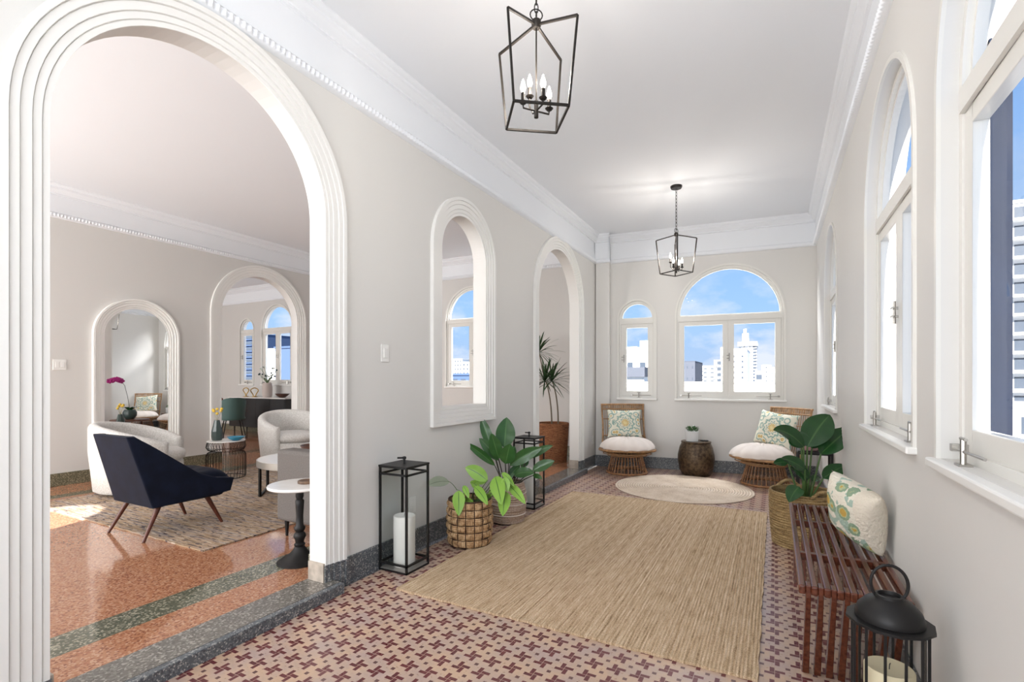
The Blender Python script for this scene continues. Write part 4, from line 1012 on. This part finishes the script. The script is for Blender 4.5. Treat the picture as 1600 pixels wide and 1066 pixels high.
# navy slipper chair, faces +y
t = thing('navy_armchair', 'navy velvet low armchair with splayed walnut legs on the flecked rug', 'armchair', (-4.345, 2.25, 0.07))
def side(q, x0, x1, poly): q.prism(poly, lambda a, b, d: (d, a, b), x0, x1)
q = MB(); xb, xt, xm = 0.30, 0.25, 0.285
Z0 = -0.07
def sl(x0b, x0t, x1b, x1t, yb0, yb1, yt0, yt1, zb, zt): return [(x0b, yb0, zb), (x1b, yb0, zb), (x1b, yb1, zb), (x0b, yb1, zb), (x0t, yt0, zt), (x1t, yt0, zt), (x1t, yt1, zt), (x0t, yt1, zt)]
fc = [(0,3,2,1),(4,5,6,7),(0,1,5,4),(1,2,6,5),(2,3,7,6),(3,0,4,7)]
q = MB()
oy = -2.25
nseg = 10
def shell(a, b, outer):
    # a: 0..1 around from left front, back, right front ; b: 0..1 bottom..top
    s = a*2-1; sx_ = max(-1, min(1, s*2.6))
    if abs(s) < 0.385: x = s/0.385; yb_ = 2.0; side_k = 0
    else: x = 1 if s > 0 else -1; side_k = (abs(s)-0.385)/0.615
    hb, ht = 0.285, 0.25
    topz = [(0, 0.845), (0.06, 0.845), (0.2, 0.77), (0.45, 0.62), (0.62, 0.52), (0.8, 0.465), (1.0, 0.44)]
    def lerp(k, T):
        for (a0, v0), (a1, v1) in zip(T, T[1:]):
            if k <= a1: return v0+(v1-v0)*(k-a0)/(a1-a0+1e-9)
        return T[-1][1]
    tz = lerp(side_k, topz)-0.07; bz = 0.30-0.07+0.035*side_k
    yb_ = 2.0+side_k*0.56; yt_ = 1.845+side_k*0.745
    z = bz+(tz-bz)*b; k = b; kk = (z+0.07-0.30)/0.545
    wx = hb+0.055*min(1, side_k*1.6)*(1-0*b)-(hb-ht)*kk*(1 if side_k == 0 else max(0, 1-side_k*1.5))
    y = yb_+(yt_-yb_)*b+oy
    th = 0.055
    if outer: return (x*wx, y, z)
    if side_k == 0: return (x*(wx-th), y+th, z)
    return (x*(wx-th), max(y, yb_*0+y) if side_k > 0.12 else y+th*(1-side_k/0.12)*1.0, z)
na, nb_ = 52, 10
vs, us = [], []
q.grid(lambda a, b: shell(a, b, True), na, nb_); o1 = 0; q.grid(lambda a, b: shell(a, b, False), na, nb_)
W = nb_+1; M_ = (na+1)*W
for i in range(na):
    q.f.append((i*W+nb_, (i+1)*W+nb_, M_+(i+1)*W+nb_, M_+i*W+nb_)); q.f.append((i*W, (i+1)*W, M_+(i+1)*W, M_+i*W))
for i in (0, na):
    for j in range(nb_): q.f.append((i*W+j, i*W+j+1, M_+i*W+j+1, M_+i*W+j))
q.build('shell', NAVY, t, smooth=50, bevel=0.012, bseg=3)
q = MB(); q.add(sl(-0.255, -0.28, 0.255, 0.28, 2.04+oy, 2.55+oy, 2.05+oy, 2.60+oy, 0.222, 0.335), fc); q.build('seat_base', NAVY, t, smooth=50, bevel=0.025, bseg=4)
q = MB()
def seatf(a, b):
    x, y = a*2-1, b*2-1; k_ = max(0, (1-abs(x)**5)*(1-abs(y)**5))**0.5
    tf = sum(0.016*math.exp(-((x-u)**2+(y-v)**2)*14) for u in (-0.5, 0, 0.5) for v in (-0.35, 0.35))
    return (x*0.282, 0.065+y*0.285, 0.335+k_*0.115-tf+0.012*y)
q.grid(seatf, 26, 26); q.add([seatf(a, b) for a, b in ((0, 0), (1, 0), (1, 1), (0, 1))], [(0, 1, 2, 3)]); q.build('seat_cushion', NAVY, t, smooth=80)
for x0, y0, x1, y1 in ((0.215, -0.17, 0.255, -0.30), (-0.215, -0.17, -0.255, -0.30), (0.225, 0.17, 0.265, 0.28), (-0.225, 0.17, -0.265, 0.28)):
    q = MB(); q.tube([(x0, y0, 0.245), (x1, y1, -0.009 if (y1 < -0.25) else 0.001)], 0.021, 12, r2=0.011); q.build('leg', LEGW, t, smooth=50)

# white tub chairs, local front +y
def tub_chair(loc, rz, label):
    t = thing('tub_chair', label, 'armchair', loc, rz, 'white boucle tub chairs around the rug')
    R, th = 0.445, 0.105; a0, a1 = math.radians(90+48), math.radians(90+360-48)
    q = MB(); na = 56
    def hgt(k): c = math.cos((k-0.5)*2*PI*0.5); return 0.545+0.20*max(0, c)**0.9
    def sec(a, k):
        h = hgt(k); pts = []
        rr = lambda z: R*(0.90+0.10*min(1, z/0.45))
        pts += [(rr(0.03)-0.03, 0.03), (rr(0.06), 0.05), (rr(0.25), 0.25), (rr(0.45), 0.45)]
        for i in range(9):
            f = PI*i/8; pts.append((R-th/2+math.cos(f)*th/2, h-th/2+math.sin(f)*th/2))
        pts += [(R-th, 0.36), (R-th-0.01, 0.10)]
        return [(p*math.cos(a), p*math.sin(a), z) for p, z in pts]
    rows = []
    for i in range(na+1):
        k = i/na; a = a0+(a1-a0)*k; rows.append(sec(a, k))
    # rounded arm fronts
    def capr(row, a, sgn):
        ex = []
        c = Vector((math.cos(a)*(R-th/2), math.sin(a)*(R-th/2), 0)); tg = Vector((-math.sin(a), math.cos(a), 0))*sgn
        for f, sh in ((0.035, 0.86), (0.052, 0.5)):
            ex.append([tuple(Vector((p[0], p[1], p[2]))*1.0+tg*f+(Vector((c.x, c.y, p[2]-(1-sh)*0.03*(p[2] > 0.4)))-Vector(p))*(1-sh)) for p in row])
        return ex
    pre = capr(rows[0], a0, -1)[::-1]; post = capr(rows[-1], a1, 1); rows = pre+rows+post
    P = len(rows[0]); q.add([p for r in rows for p in r], [(i*P+j, (i+1)*P+j, (i+1)*P+j+1, i*P+j+1) for i in range(len(rows)-1) for j in range(P-1)]+[tuple(range(P))[::-1], tuple((len(rows)-1)*P+j for j in range(P))])
    q.build('tub_back', BOUCLE, t, smooth=60)
    q = MB(); q.lathe([(0, 0.02), (0.34, 0.02), (0.365, 0.04), (0.385, 0.20), (0.375, 0.30), (0.35, 0.315), (0, 0.315)], n=48); q.build('seat_base', BOUCLE, t, smooth=60)
    q = MB(); q.lathe([(0, 0.316), (0.33, 0.316), (0.365, 0.335), (0.375, 0.375), (0.36, 0.415), (0.31, 0.438), (0.15, 0.448), (0, 0.45)], (0, 0.03, 0), n=48, sx=0.93, sy=1.0); q.build('seat_cushion', BOUCLE, t, smooth=60)
    q = MB(); q.lathe([(0, 0.0), (0.30, 0.0), (0.30, 0.022), (0, 0.022)], n=40); q.build('plinth', BLACK, t)
    return t
ta = tub_chair((-6.03, 2.86, 0.0705), math.radians(-42), 'white boucle tub chair behind the navy armchair')
tb = copy_tree(ta); tb.location = (-6.20, 4.88, 0.0705); tb.rotation_euler.z = math.radians(-112); tag(tb, 'white boucle tub chair in front of the inner archway')

# wire table
t = thing('wire_side_table', 'round side table with black wire cage base and pale top between the tub chairs', 'table', (-5.93, 3.73, 0.0705))
q = MB(); n = 36
def cage(q, prof, n):
    for i in range(n): a = 2*PI*i/n; q.tube([(r*math.cos(a), r*math.sin(a), z) for r, z in prof], 0.0028, 5)
cage(q, [(0.205, 0.0), (0.215, 0.03), (0.215, 0.27), (0.20, 0.305), (0.15, 0.325)], n); cage(q, [(0.15, 0.325), (0.195, 0.34), (0.215, 0.375), (0.205, 0.42), (0.185, 0.44)], n)
for r, z in ((0.205, 0.004), (0.15, 0.325), (0.187, 0.44)): q.tube([(r*math.cos(2*PI*i/40), r*math.sin(2*PI*i/40), z) for i in range(40)], 0.0045, 6, closed=True)
q.build('wire_base', BLACK, t, smooth=60)
q = MB(); q.lathe([(0, 0.440), (0.205, 0.440), (0.208, 0.446), (0.205, 0.452), (0, 0.452)], n=48); q.build('table_top', WHITETOP, t, smooth=30)
t = thing('flower_vase', 'dark faceted vase of yellow billy button flowers on the wire side table', 'vase', (-6.0, 3.66, 0.5235))
q = MB(); q.lathe([(0, 0), (0.052, 0), (0.062, 0.05), (0.060, 0.11), (0.034, 0.225), (0.030, 0.245), (0.026, 0.243), (0.0, 0.235)], n=9); q.build('vase_body', TEALV, t)
q = MB(); q.box((-0.065, -0.05, -0.0), (0.065, 0.05, 0.0005)); 
for i, (dx, dy, dz) in enumerate([(-0.075, 0.0, 0.11), (-0.03, 0.02, 0.12), (0.035, -0.02, 0.07), (0.06, 0.02, 0.125), (-0.015, -0.03, 0.10), (0.03, 0.03, 0.10)]):
    q = MB(); q.tube([(0.0, 0, 0.23), (dx*0.6, dy*0.6, 0.24+dz*0.6), (dx, dy, 0.245+dz)], 0.0022, 5); st = q.build('stalk', STALK, t)
    q = MB(); q.lathe([(0, -0.018), (0.012, -0.014), (0.018, 0), (0.013, 0.013), (0, 0.018)], (dx, dy, 0.258+dz), 12); q.build('bloom', YELL, t, smooth=60)
t = MB(); t.lathe([(0, 0), (0.04, 0), (0.075, 0.02), (0.105, 0.045), (0.100, 0.046), (0.07, 0.026), (0.035, 0.008), (0, 0.007)], n=32); o = t.build('glass_bowl', BLUEB, None, smooth=60); o.location = (-5.80, 3.77, 0.5235); tag(o, 'small turquoise bowl on the wire side table', 'bowl')

# coffee table
t = thing('coffee_table', 'round white topped coffee table with zinc rim and black frame legs', 'table', (-4.46, 3.72, 0.0705))
q = MB(); q.lathe([(0, 0.355), (0.495, 0.355), (0.50, 0.36), (0.50, 0.353), (0.0, 0.353)], n=64, cap=False); q.build('table_top', WHITETOP, t, smooth=40)
q = MB(); q.lathe([(0.0, 0.290), (0.50, 0.290), (0.506, 0.293), (0.506, 0.355), (0.500, 0.3575), (0.49, 0.3525), (0, 0.3525)], n=64); q.build('rim', ZINC, t, smooth=40)
for a in (math.radians(-135), math.radians(45)):
    c_, s_ = math.cos(a)*0.44, math.sin(a)*0.44; tx, ty = -math.sin(a)*0.22, math.cos(a)*0.22
    q = MB(); q.bar((c_-tx, s_-ty, 0.0), (c_-tx, s_-ty, 0.29), 0.022); q.bar((c_+tx, s_+ty, 0.0), (c_+tx, s_+ty, 0.29), 0.022); q.bar((c_-tx, s_-ty, 0.008), (c_+tx, s_+ty, 0.008), 0.022, 0.016); q.build('leg_frame', BLACK, t)
t = MB(); t.lathe([(0, 0), (0.07, 0), (0.13, 0.05), (0.15, 0.09), (0.143, 0.09), (0.12, 0.05), (0.06, 0.012), (0, 0.010)], n=32); o = t.build('wooden_bowl', DARKW, None, smooth=60); o.location = (-4.62, 3.93, 0.432); tag(o, 'dark wooden bowl on the white coffee table', 'bowl')
# orchid that shows in the mirror
t = thing('potted_orchid', 'magenta orchid in a dark pot, seen reflected in the arched mirror', 'plant', (-4.15, 4.62, 0.5645))
q = MB(); q.lathe([(0, 0), (0.06, 0), (0.10, 0.06), (0.105, 0.12), (0.08, 0.17), (0.074, 0.168), (0, 0.15)], n=24); q.build('pot', TEALV, t, smooth=60)
for i in range(6): a = i*1.05; leaf(t, LEAFB, (0.02*math.cos(a), 0.02*math.sin(a), 0.15), (0.17*math.cos(a), 0.17*math.sin(a), 0.20), 0.06, 0.07, 0.2)
q = MB(); q.tube([(0, 0, 0.15), (0.01, -0.03, 0.40), (0.02, -0.07, 0.60), (0.02, -0.14, 0.70), (0.02, -0.23, 0.73), (0.02, -0.33, 0.69)], 0.004, 6); q.build('stem', DSTEM, t, smooth=60)
for i in range(7):
    q = MB(); c_ = V(0.02+random.uniform(-.02, .02), -0.12-0.028*i, 0.71-0.02*abs(i-3)*0.5)
    for k_ in range(5):
        a = k_*2*PI/5; q.lathe([(0, -0.024), (0.018, -0.015), (0.024, 0), (0.018, 0.015), (0, 0.024)], tuple(c_+V(0.004*k_-0.008, math.cos(a)*0.026, math.sin(a)*0.026)), 8, sx=0.35)
    q.build('bloom', ORCH, t, smooth=60)

t = thing('side_table', 'dark wooden side table under the orchid, reflected in the arched mirror', 'table', (-4.15, 4.62, 0.072))
q = MB(); q.lathe([(0, 0.46), (0.27, 0.46), (0.285, 0.468), (0.285, 0.485), (0.275, 0.493), (0, 0.493)], n=40); q.build('table_top', DARKW, t, smooth=40)
for i in range(3):
    a = i*2*PI/3; q = MB(); q.tube([(0.16*math.cos(a), 0.16*math.sin(a), 0.46), (0.24*math.cos(a), 0.24*math.sin(a), 0)], 0.016, 8, r2=0.010); q.build('leg', DARKW, t, smooth=50)

# grey sofa behind the pier, back against the gallery wall, faces -x
t = thing('grey_sofa', 'grey linen sofa end showing past the pier of the big arch', 'sofa', (-3.36, 2.50, 0.0605))
X1, Y1 = 0.80, 1.95
q = MB(); q.box((0.0, 0.0, 0.125), (X1, 0.16, 0.665)); q.build('arm', GREY, t, smooth=40, bevel=0.03, bseg=4)
q = MB(); q.box((0.0, Y1-0.16, 0.125), (X1, Y1, 0.665)); q.build('arm', GREY, t, smooth=40, bevel=0.03, bseg=4)
q = MB(); q.box((0.02, 0.161, 0.125), (X1-0.17, Y1-0.161, 0.30)); q.build('base', GREY, t, bevel=0.015)
q = MB(); q.box((X1-0.169, 0.161, 0.125), (X1, Y1-0.161, 0.70)); q.build('backrest', GREY, t, smooth=40, bevel=0.04, bseg=4)
for i in range(2):
    y0 = 0.163+i*0.815; q = MB(); q.box((0.0, y0, 0.302), (X1-0.171, y0+0.808, 0.44)); q.build('seat_cushion', GREY, t, smooth=40, bevel=0.04, bseg=4)
for x, y in ((0.05, 0.06), (X1-0.06, 0.06), (0.05, Y1-0.06), (X1-0.06, Y1-0.06)):
    q = MB(); q.tube([(x, y, 0.13), (x, y, 0.0)], 0.018, 10, r2=0.010); q.build('leg', BLACK, t, smooth=50)

# pedestal table
t = thing('pedestal_table', 'small round marble table on a black turned cast iron pedestal beside the pier', 'table', (-2.765, 2.235, 0.0605))
q = MB(); q.lathe([(0, 0.0), (0.140, 0.0), (0.140, 0.010), (0.125, 0.018), (0.118, 0.022), (0.10, 0.035), (0.07, 0.048), (0.045, 0.075), (0.030, 0.10), (0.036, 0.115), (0.026, 0.125), (0.030, 0.145), (0.040, 0.165), (0.034, 0.185), (0.024, 0.195), (0.033, 0.21), (0.036, 0.225), (0.024, 0.24), (0.022, 0.30), (0.026, 0.36), (0.028, 0.40), (0.020, 0.41), (0.026, 0.43), (0.024, 0.46), (0.040, 0.475), (0.045, 0.487), (0, 0.488)], n=32); q.build('pedestal', BLACK, t, smooth=50)
q = MB(); q.lathe([(0, 0.488), (0.185, 0.488), (0.196, 0.494), (0.198, 0.503), (0.194, 0.510), (0, 0.511)], n=56); q.build('table_top', MARBLE, t, smooth=40)
t = MB(); t.lathe([(0, 0), (0.053, 0), (0.055, 0.004), (0.055, 0.016), (0.053, 0.019), (0.040, 0.016), (0, 0.013)], n=24, sx=1.0, fn=lambda a, i, r, z: r*(1+0.04*math.sin(a*5))); o = t.build('wood_coaster', M('wood_slice', (0.13, 0.075, 0.045), 0.6, var=0.3, vscale=30), None, smooth=50); o.location = (-2.74, 2.27, 0.572); tag(o, 'round wood slice coaster on the marble pedestal table', 'coaster')

# ------------------------------------------------------------------ dining room
t = thing('sideboard', 'long charcoal sideboard with pale top under the dining room windows', 'sideboard', (-10.05, 7.20, 0.0605))
q = MB(); q.box((-0.95, -0.21, 0.16), (0.95, 0.21, 0.80)); q.build('cabinet', SIDEB, t, bevel=0.004)
q = MB(); q.box((-0.97, -0.225, 0.8005), (0.97, 0.215, 0.822)); q.build('top', WHITETOP, t)
for i in range(4):
    x0 = -0.94+i*0.47; q = MB(); q.box((x0+0.004, -0.222, 0.17), (x0+0.466, -0.2105, 0.79)); q.build('door', SIDEB, t, bevel=0.002)
for x in (-0.85, 0.85):
    for y in (-0.15, 0.15): q = MB(); q.tube([(x, y, 0.16), (x, y, 0)], 0.018, 8, r2=0.012); q.build('leg', BLACK, t)
t = thing('flower_vase', 'tall pale vase of white flowers and dark berries on the charcoal sideboard', 'vase', (-9.92, 7.17, 0.883))
q = MB(); q.lathe([(0, 0), (0.085, 0), (0.10, 0.04), (0.105, 0.20), (0.092, 0.30), (0.085, 0.32), (0.078, 0.31), (0, 0.30)], n=28); q.build('vase_body', M('blush_ceramic', (0.55, 0.47, 0.43), 0.6), t, smooth=60)
qa, qb, qc = MB(), MB(), MB()
for i in range(26):
    a = i*2.4; r = random.uniform(0.08, 0.30); z = 0.38+random.uniform(0, 0.34)*(1-r); p = (r*math.cos(a), r*math.sin(a)*0.5, z+0.02)
    qa.tube([(0, 0, 0.30), (p[0]*0.5, p[1]*0.5, 0.30+(z-0.3)*0.7), p], 0.003, 4)
    (qb if i % 2 else qc).lathe([(0, -0.022), (0.017, -0.012), (0.022, 0), (0.015, 0.014), (0, 0.02)], p, 8)
qa.build('stems', STEM, t); qb.build('berries', M('dark_berry', (0.01, 0.03, 0.035), 0.4), t, smooth=60); qc.build('flowers', M('pale_petal', (0.62, 0.68, 0.62), 0.7), t, smooth=60)
for i, x in enumerate((-10.62, -10.32)):
    t = MB(); cc = 0.10
    t.tube([(0.07*math.cos(a)*(1+0.25*math.sin(3*a)), 0.02*math.sin(2*a), 0.11+0.095*math.sin(a)) for a in [2*PI*k_/26 for k_ in range(26)]], 0.011, 7, closed=True)
    t.tube([(0.06*math.cos(a), 0.045*math.sin(a), 0.008) for a in [2*PI*k_/20 for k_ in range(20)]], 0.008, 6, closed=True)
    o = t.build('gold_sculpture', GOLD, None, smooth=60); o.location = (x, 7.14, 0.883); o.rotation_euler.z = 0.5*i; tag(o, ('left of the two looped gold sculptures on the charcoal sideboard', 'right of the two looped gold sculptures, nearest the tall pale vase')[i], 'sculpture', 'gold sculptures on the sideboard')
t = MB(); t.lathe([(0, 0), (0.05, 0), (0.12, 0.05), (0.15, 0.085), (0.14, 0.085), (0.10, 0.05), (0, 0.012)], n=28); o = t.build('wooden_bowl', DARKW, None, smooth=60); o.location = (-9.42, 7.17, 0.883); tag(o, 'dark red wooden bowl on the right of the charcoal sideboard', 'bowl')
def dining_chair(loc, rz, mat, label):
    t = thing('dining_chair', label, 'chair', loc, rz, 'dining chairs seen through the inner archway')   # front = +y
    q = MB(); 
    def f(a, b):
        an = math.radians(200+140*a); r = 0.25-0.03*(1-b); z = 0.40+b*0.44*(1-0.18*abs(a*2-1)**3); return (r*math.cos(an), r*math.sin(an)*(1.0+0.25*b)-0.02, z)
    def g(a, b): x, y, z = f(a, b); return (x*0.86, y*0.86, z)
    q.grid(f, 24, 8); q.grid(g, 24, 8); W = 9; M2 = 25*W
    for i in range(24): q.f.append((i*W+8, (i+1)*W+8, M2+(i+1)*W+8, M2+i*W+8)); q.f.append((i*W, (i+1)*W, M2+(i+1)*W, M2+i*W))
    for i in (0, 24):
        for j in range(8): q.f.append((i*W+j, i*W+j+1, M2+i*W+j+1, M2+i*W+j))
    q.build('backrest', mat, t, smooth=60)
    q = MB(); q.lathe([(0, 0.37), (0.21, 0.37), (0.235, 0.40), (0.225, 0.45), (0, 0.46)], n=28, sy=0.95); q.build('seat', mat, t, smooth=50)
    for i in (-1, 1):
        for j in (-1, 1): q = MB(); q.tube([(i*0.14, j*0.14, 0.38), (i*0.21, j*0.21, 0)], 0.011, 8); q.build('leg', BLACK, t, smooth=50)
    return t
dining_chair((-9.98, 6.42, 0.0605), math.radians(65), GREENV, 'green velvet dining chair seen through the inner archway')
dining_chair((-10.62, 6.30, 0.0605), math.radians(80), TANL, 'brown leather dining chair behind the green velvet one')

# ------------------------------------------------------------------ outside
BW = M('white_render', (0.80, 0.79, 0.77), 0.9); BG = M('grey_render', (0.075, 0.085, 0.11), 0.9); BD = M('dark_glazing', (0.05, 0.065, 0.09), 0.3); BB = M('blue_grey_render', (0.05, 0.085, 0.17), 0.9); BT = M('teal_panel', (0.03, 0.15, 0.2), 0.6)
def scale_from_cam(v, k): return (v[0]*k, v[1]*k, 1.25+(v[2]-1.25)*k)
def building(name, label, x0, x1, z1, y, dep, mat=BW, rows=0, cols=0, wf=(0.5, 0.5), z0=-30, ztop_win=None, balcony=False, bal_side=None, extras=None, zwin=0.5, group='buildings across the city'):
    t = thing(name, label, 'building', ((x0+x1)/2, y, z0), 0, group); cx, cy = (x0+x1)/2, y; w_ = x1-x0
    q = MB(); q.box((-w_/2, 0, 0), (w_/2, dep, z1-z0)); q.build('walls', mat, t)
    q = MB(); q.box((-w_/2-w_*0.02, -w_*0.02, z1-z0), (w_/2+w_*0.02, dep, z1-z0+w_*0.035)); q.build('roof', mat, t)
    if rows:
        top = (ztop_win if ztop_win else z1)-z0; bot = zwin-z0; fh = (top-bot)/rows
        for r in range(rows):
            for c in range(cols):
                xc = -w_/2+w_*(c+0.5)/cols; zc = bot+fh*(r+0.5); a, b = w_/cols*wf[0]/2, fh*wf[1]/2
                q = MB(); q.box((xc-a, -0.06, zc-b), (xc+a, 0.05, zc+b)); q.build('window', BD, t)
            if balcony: q = MB(); q.box((-w_/2-0.1, -w_*0.10, bot+fh*r), (w_/2+0.1, 0, bot+fh*r+fh*0.13)); q.build('balcony', mat, t)
            if bal_side:
                q = MB(); q.box((w_/2, 0.2, bot+fh*r), (w_/2+bal_side, dep*0.6, bot+fh*r+fh*0.35)); q.build('balcony', BW, t)
                q = MB(); q.box((w_/2, 0.2, bot+fh*(r+0.35)), (w_/2+bal_side*0.55, dep*0.6, bot+fh*(r+1))); q.build('window', BD, t)
    return t
K = 4.0
def Q(x0, x1, z, y): return (x0*K, x1*K, 1.25+(z-1.25)*K, y*K)
a = Q(-4.40, -2.66, 4.73, 60); building('apartment_building', 'white apartment block with two columns of small windows left of the tall tower', *a, 30, rows=6, cols=2, wf=(0.22, 0.42), zwin=-1.0, ztop_win=a[2]-2)
a = Q(-4.85, -3.10, 7.58, 90); tw = building('apartment_tower', 'tallest white tower with stacked side balconies', *a, 24, rows=13, cols=2, wf=(0.12, 0.40), bal_side=2.2, zwin=0.0)
q = MB(); q.box((-5.4, -1.5, a[2]+30-2.6), (6.2, 20, a[2]+30)); q.box((-3, 3, a[2]+30), (0.8, 8, a[2]+36)); q.box((-2.2, 3, a[2]+36), (-0.4, 6, a[2]+39)); q.build('roof_crown', BW, tw)
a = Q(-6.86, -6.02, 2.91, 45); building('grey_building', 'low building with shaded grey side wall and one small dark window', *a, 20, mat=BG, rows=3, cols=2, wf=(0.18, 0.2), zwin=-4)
a = Q(-8.03, -5.85, 2.86, 60); building('apartment_building', 'low white apartment block with balconies right of the grey wall', *a, 7, rows=4, cols=3, wf=(0.5, 0.35), balcony=True, zwin=0.0)
a = Q(-6.19, -5.10, 3.63, 62); wt = building('apartment_building', 'white building with a rooftop water tank at the window mullion', *a, 20, rows=4, cols=1, wf=(0.4, 0.6), zwin=0.0)
q = MB(); q.box((0.4, 2, a[2]+30), (2.1, 6, a[2]+36)); q.build('rooftop_tank', BW, wt)
a = Q(-2.15, -1.28, 2.47, 70); building('apartment_building', 'low white building with teal panel right of the tower', *a, 7, rows=1, cols=1, wf=(0.8, 0.4), zwin=0.0)
a = Q(-1.53, -0.38, 3.33, 75); building('apartment_building', 'pale narrow block between the teal panelled building and the right window edge', *a, 7, rows=4, cols=1, wf=(0.2, 0.3), zwin=0.0)
a = Q(-0.48, 1.60, 3.08, 80); building('apartment_building', 'pale block at the right edge of the big end window', *a, 7, rows=4, cols=5, wf=(0.3, 0.4), zwin=0.0)
pt = building('penthouse', 'white rooftop penthouse with dark window seen through the small end window', -8.13*1.5, -6.60*1.5, 1.25+1.65*1.5, 45, 8, rows=1, cols=2, wf=(0.45, 0.3), z0=-6, zwin=1.4, group=None)
q = MB(); q.box((-1.3, 1, 6+3.7), (-0.2, 4, 6+4.4)); q.box((0.2, 0.5, 6+3.7), (1.0, 3, 6+4.9)); q.build('roof_equipment', BW, pt)
t = thing('parapet', 'white rooftop parapet wall just beyond the end windows', 'parapet', (-3, 22, -6)); q = MB(); q.box((-2.6, 0, 0), (8, 0.4, 7.15)); q.build('parapet_wall', BW, t); q = MB(); q.box((-2.65, -0.05, 7.15), (8.05, 0.45, 7.2)); q.build('coping', BW, t)
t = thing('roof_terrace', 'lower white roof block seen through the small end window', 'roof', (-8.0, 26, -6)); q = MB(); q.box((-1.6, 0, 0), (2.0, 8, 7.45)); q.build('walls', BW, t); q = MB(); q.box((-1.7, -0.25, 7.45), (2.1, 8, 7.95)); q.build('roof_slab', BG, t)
a = Q(-83.62/4*1.3, -79.81/4*1.3, 1.25+(7.43-1.25)/4*1.3, 120/4*1.3); building('apartment_tower', 'pale tower on the skyline through the wall opening, left one', *a, 20, rows=9, cols=4, wf=(0.5, 0.4), zwin=-4)
a = Q(-73.16/4*1.3, -68.58/4*1.3, 1.25+(6.0-1.25)/4*1.3, 110/4*1.3); building('apartment_tower', 'pale tower on the skyline through the wall opening, right one', *a, 20, rows=8, cols=4, wf=(0.5, 0.4), zwin=-4)
a = Q(-62.71/4*1.3, -50.11/4*1.3, 1.25+(2.4-1.25)/4*1.3, 90/4*1.3); building('grey_building', 'lower grey block under the skyline towers in the wall opening', *a, 20, mat=BB, rows=2, cols=6, wf=(0.6, 0.4), zwin=-4)
a = (-89.5, -86.26, 10.07, 60); building('apartment_tower', 'slim tower with dark balconies in the small dining room window', *a, 8, mat=BB, rows=9, cols=1, wf=(0.8, 0.5), balcony=True, zwin=0)
a = (-53.86, -47.3, 5.16, 40); building('blue_grey_building', 'plain blue grey wall filling the dining room window', *a, 8, mat=BB, zwin=0)
a = (-62.21, -55.0, 5.43, 45); building('apartment_building', 'white building edge beside the blue grey wall in the dining window', *a, 6)
a = (18.0, 25.5, 16.5, 58); building('apartment_tower', 'large balconied tower seen through the nearest side window', *a, 10, rows=16, cols=3, wf=(0.8, 0.62), balcony=True, z0=-30, zwin=-9.5, group=None)
a = (10.9, 15.2, -0.3, 38); building('apartment_building', 'low white block below the balconied tower', *a, 8, rows=4, cols=4, wf=(0.5, 0.5), balcony=True, z0=-30, zwin=-8)
a = (12.2, 15.5, 3.2, 66); building('apartment_building', 'white block seen through the second side window', *a, 8, rows=6, cols=3, wf=(0.5, 0.4), balcony=True, z0=-30, zwin=-6)
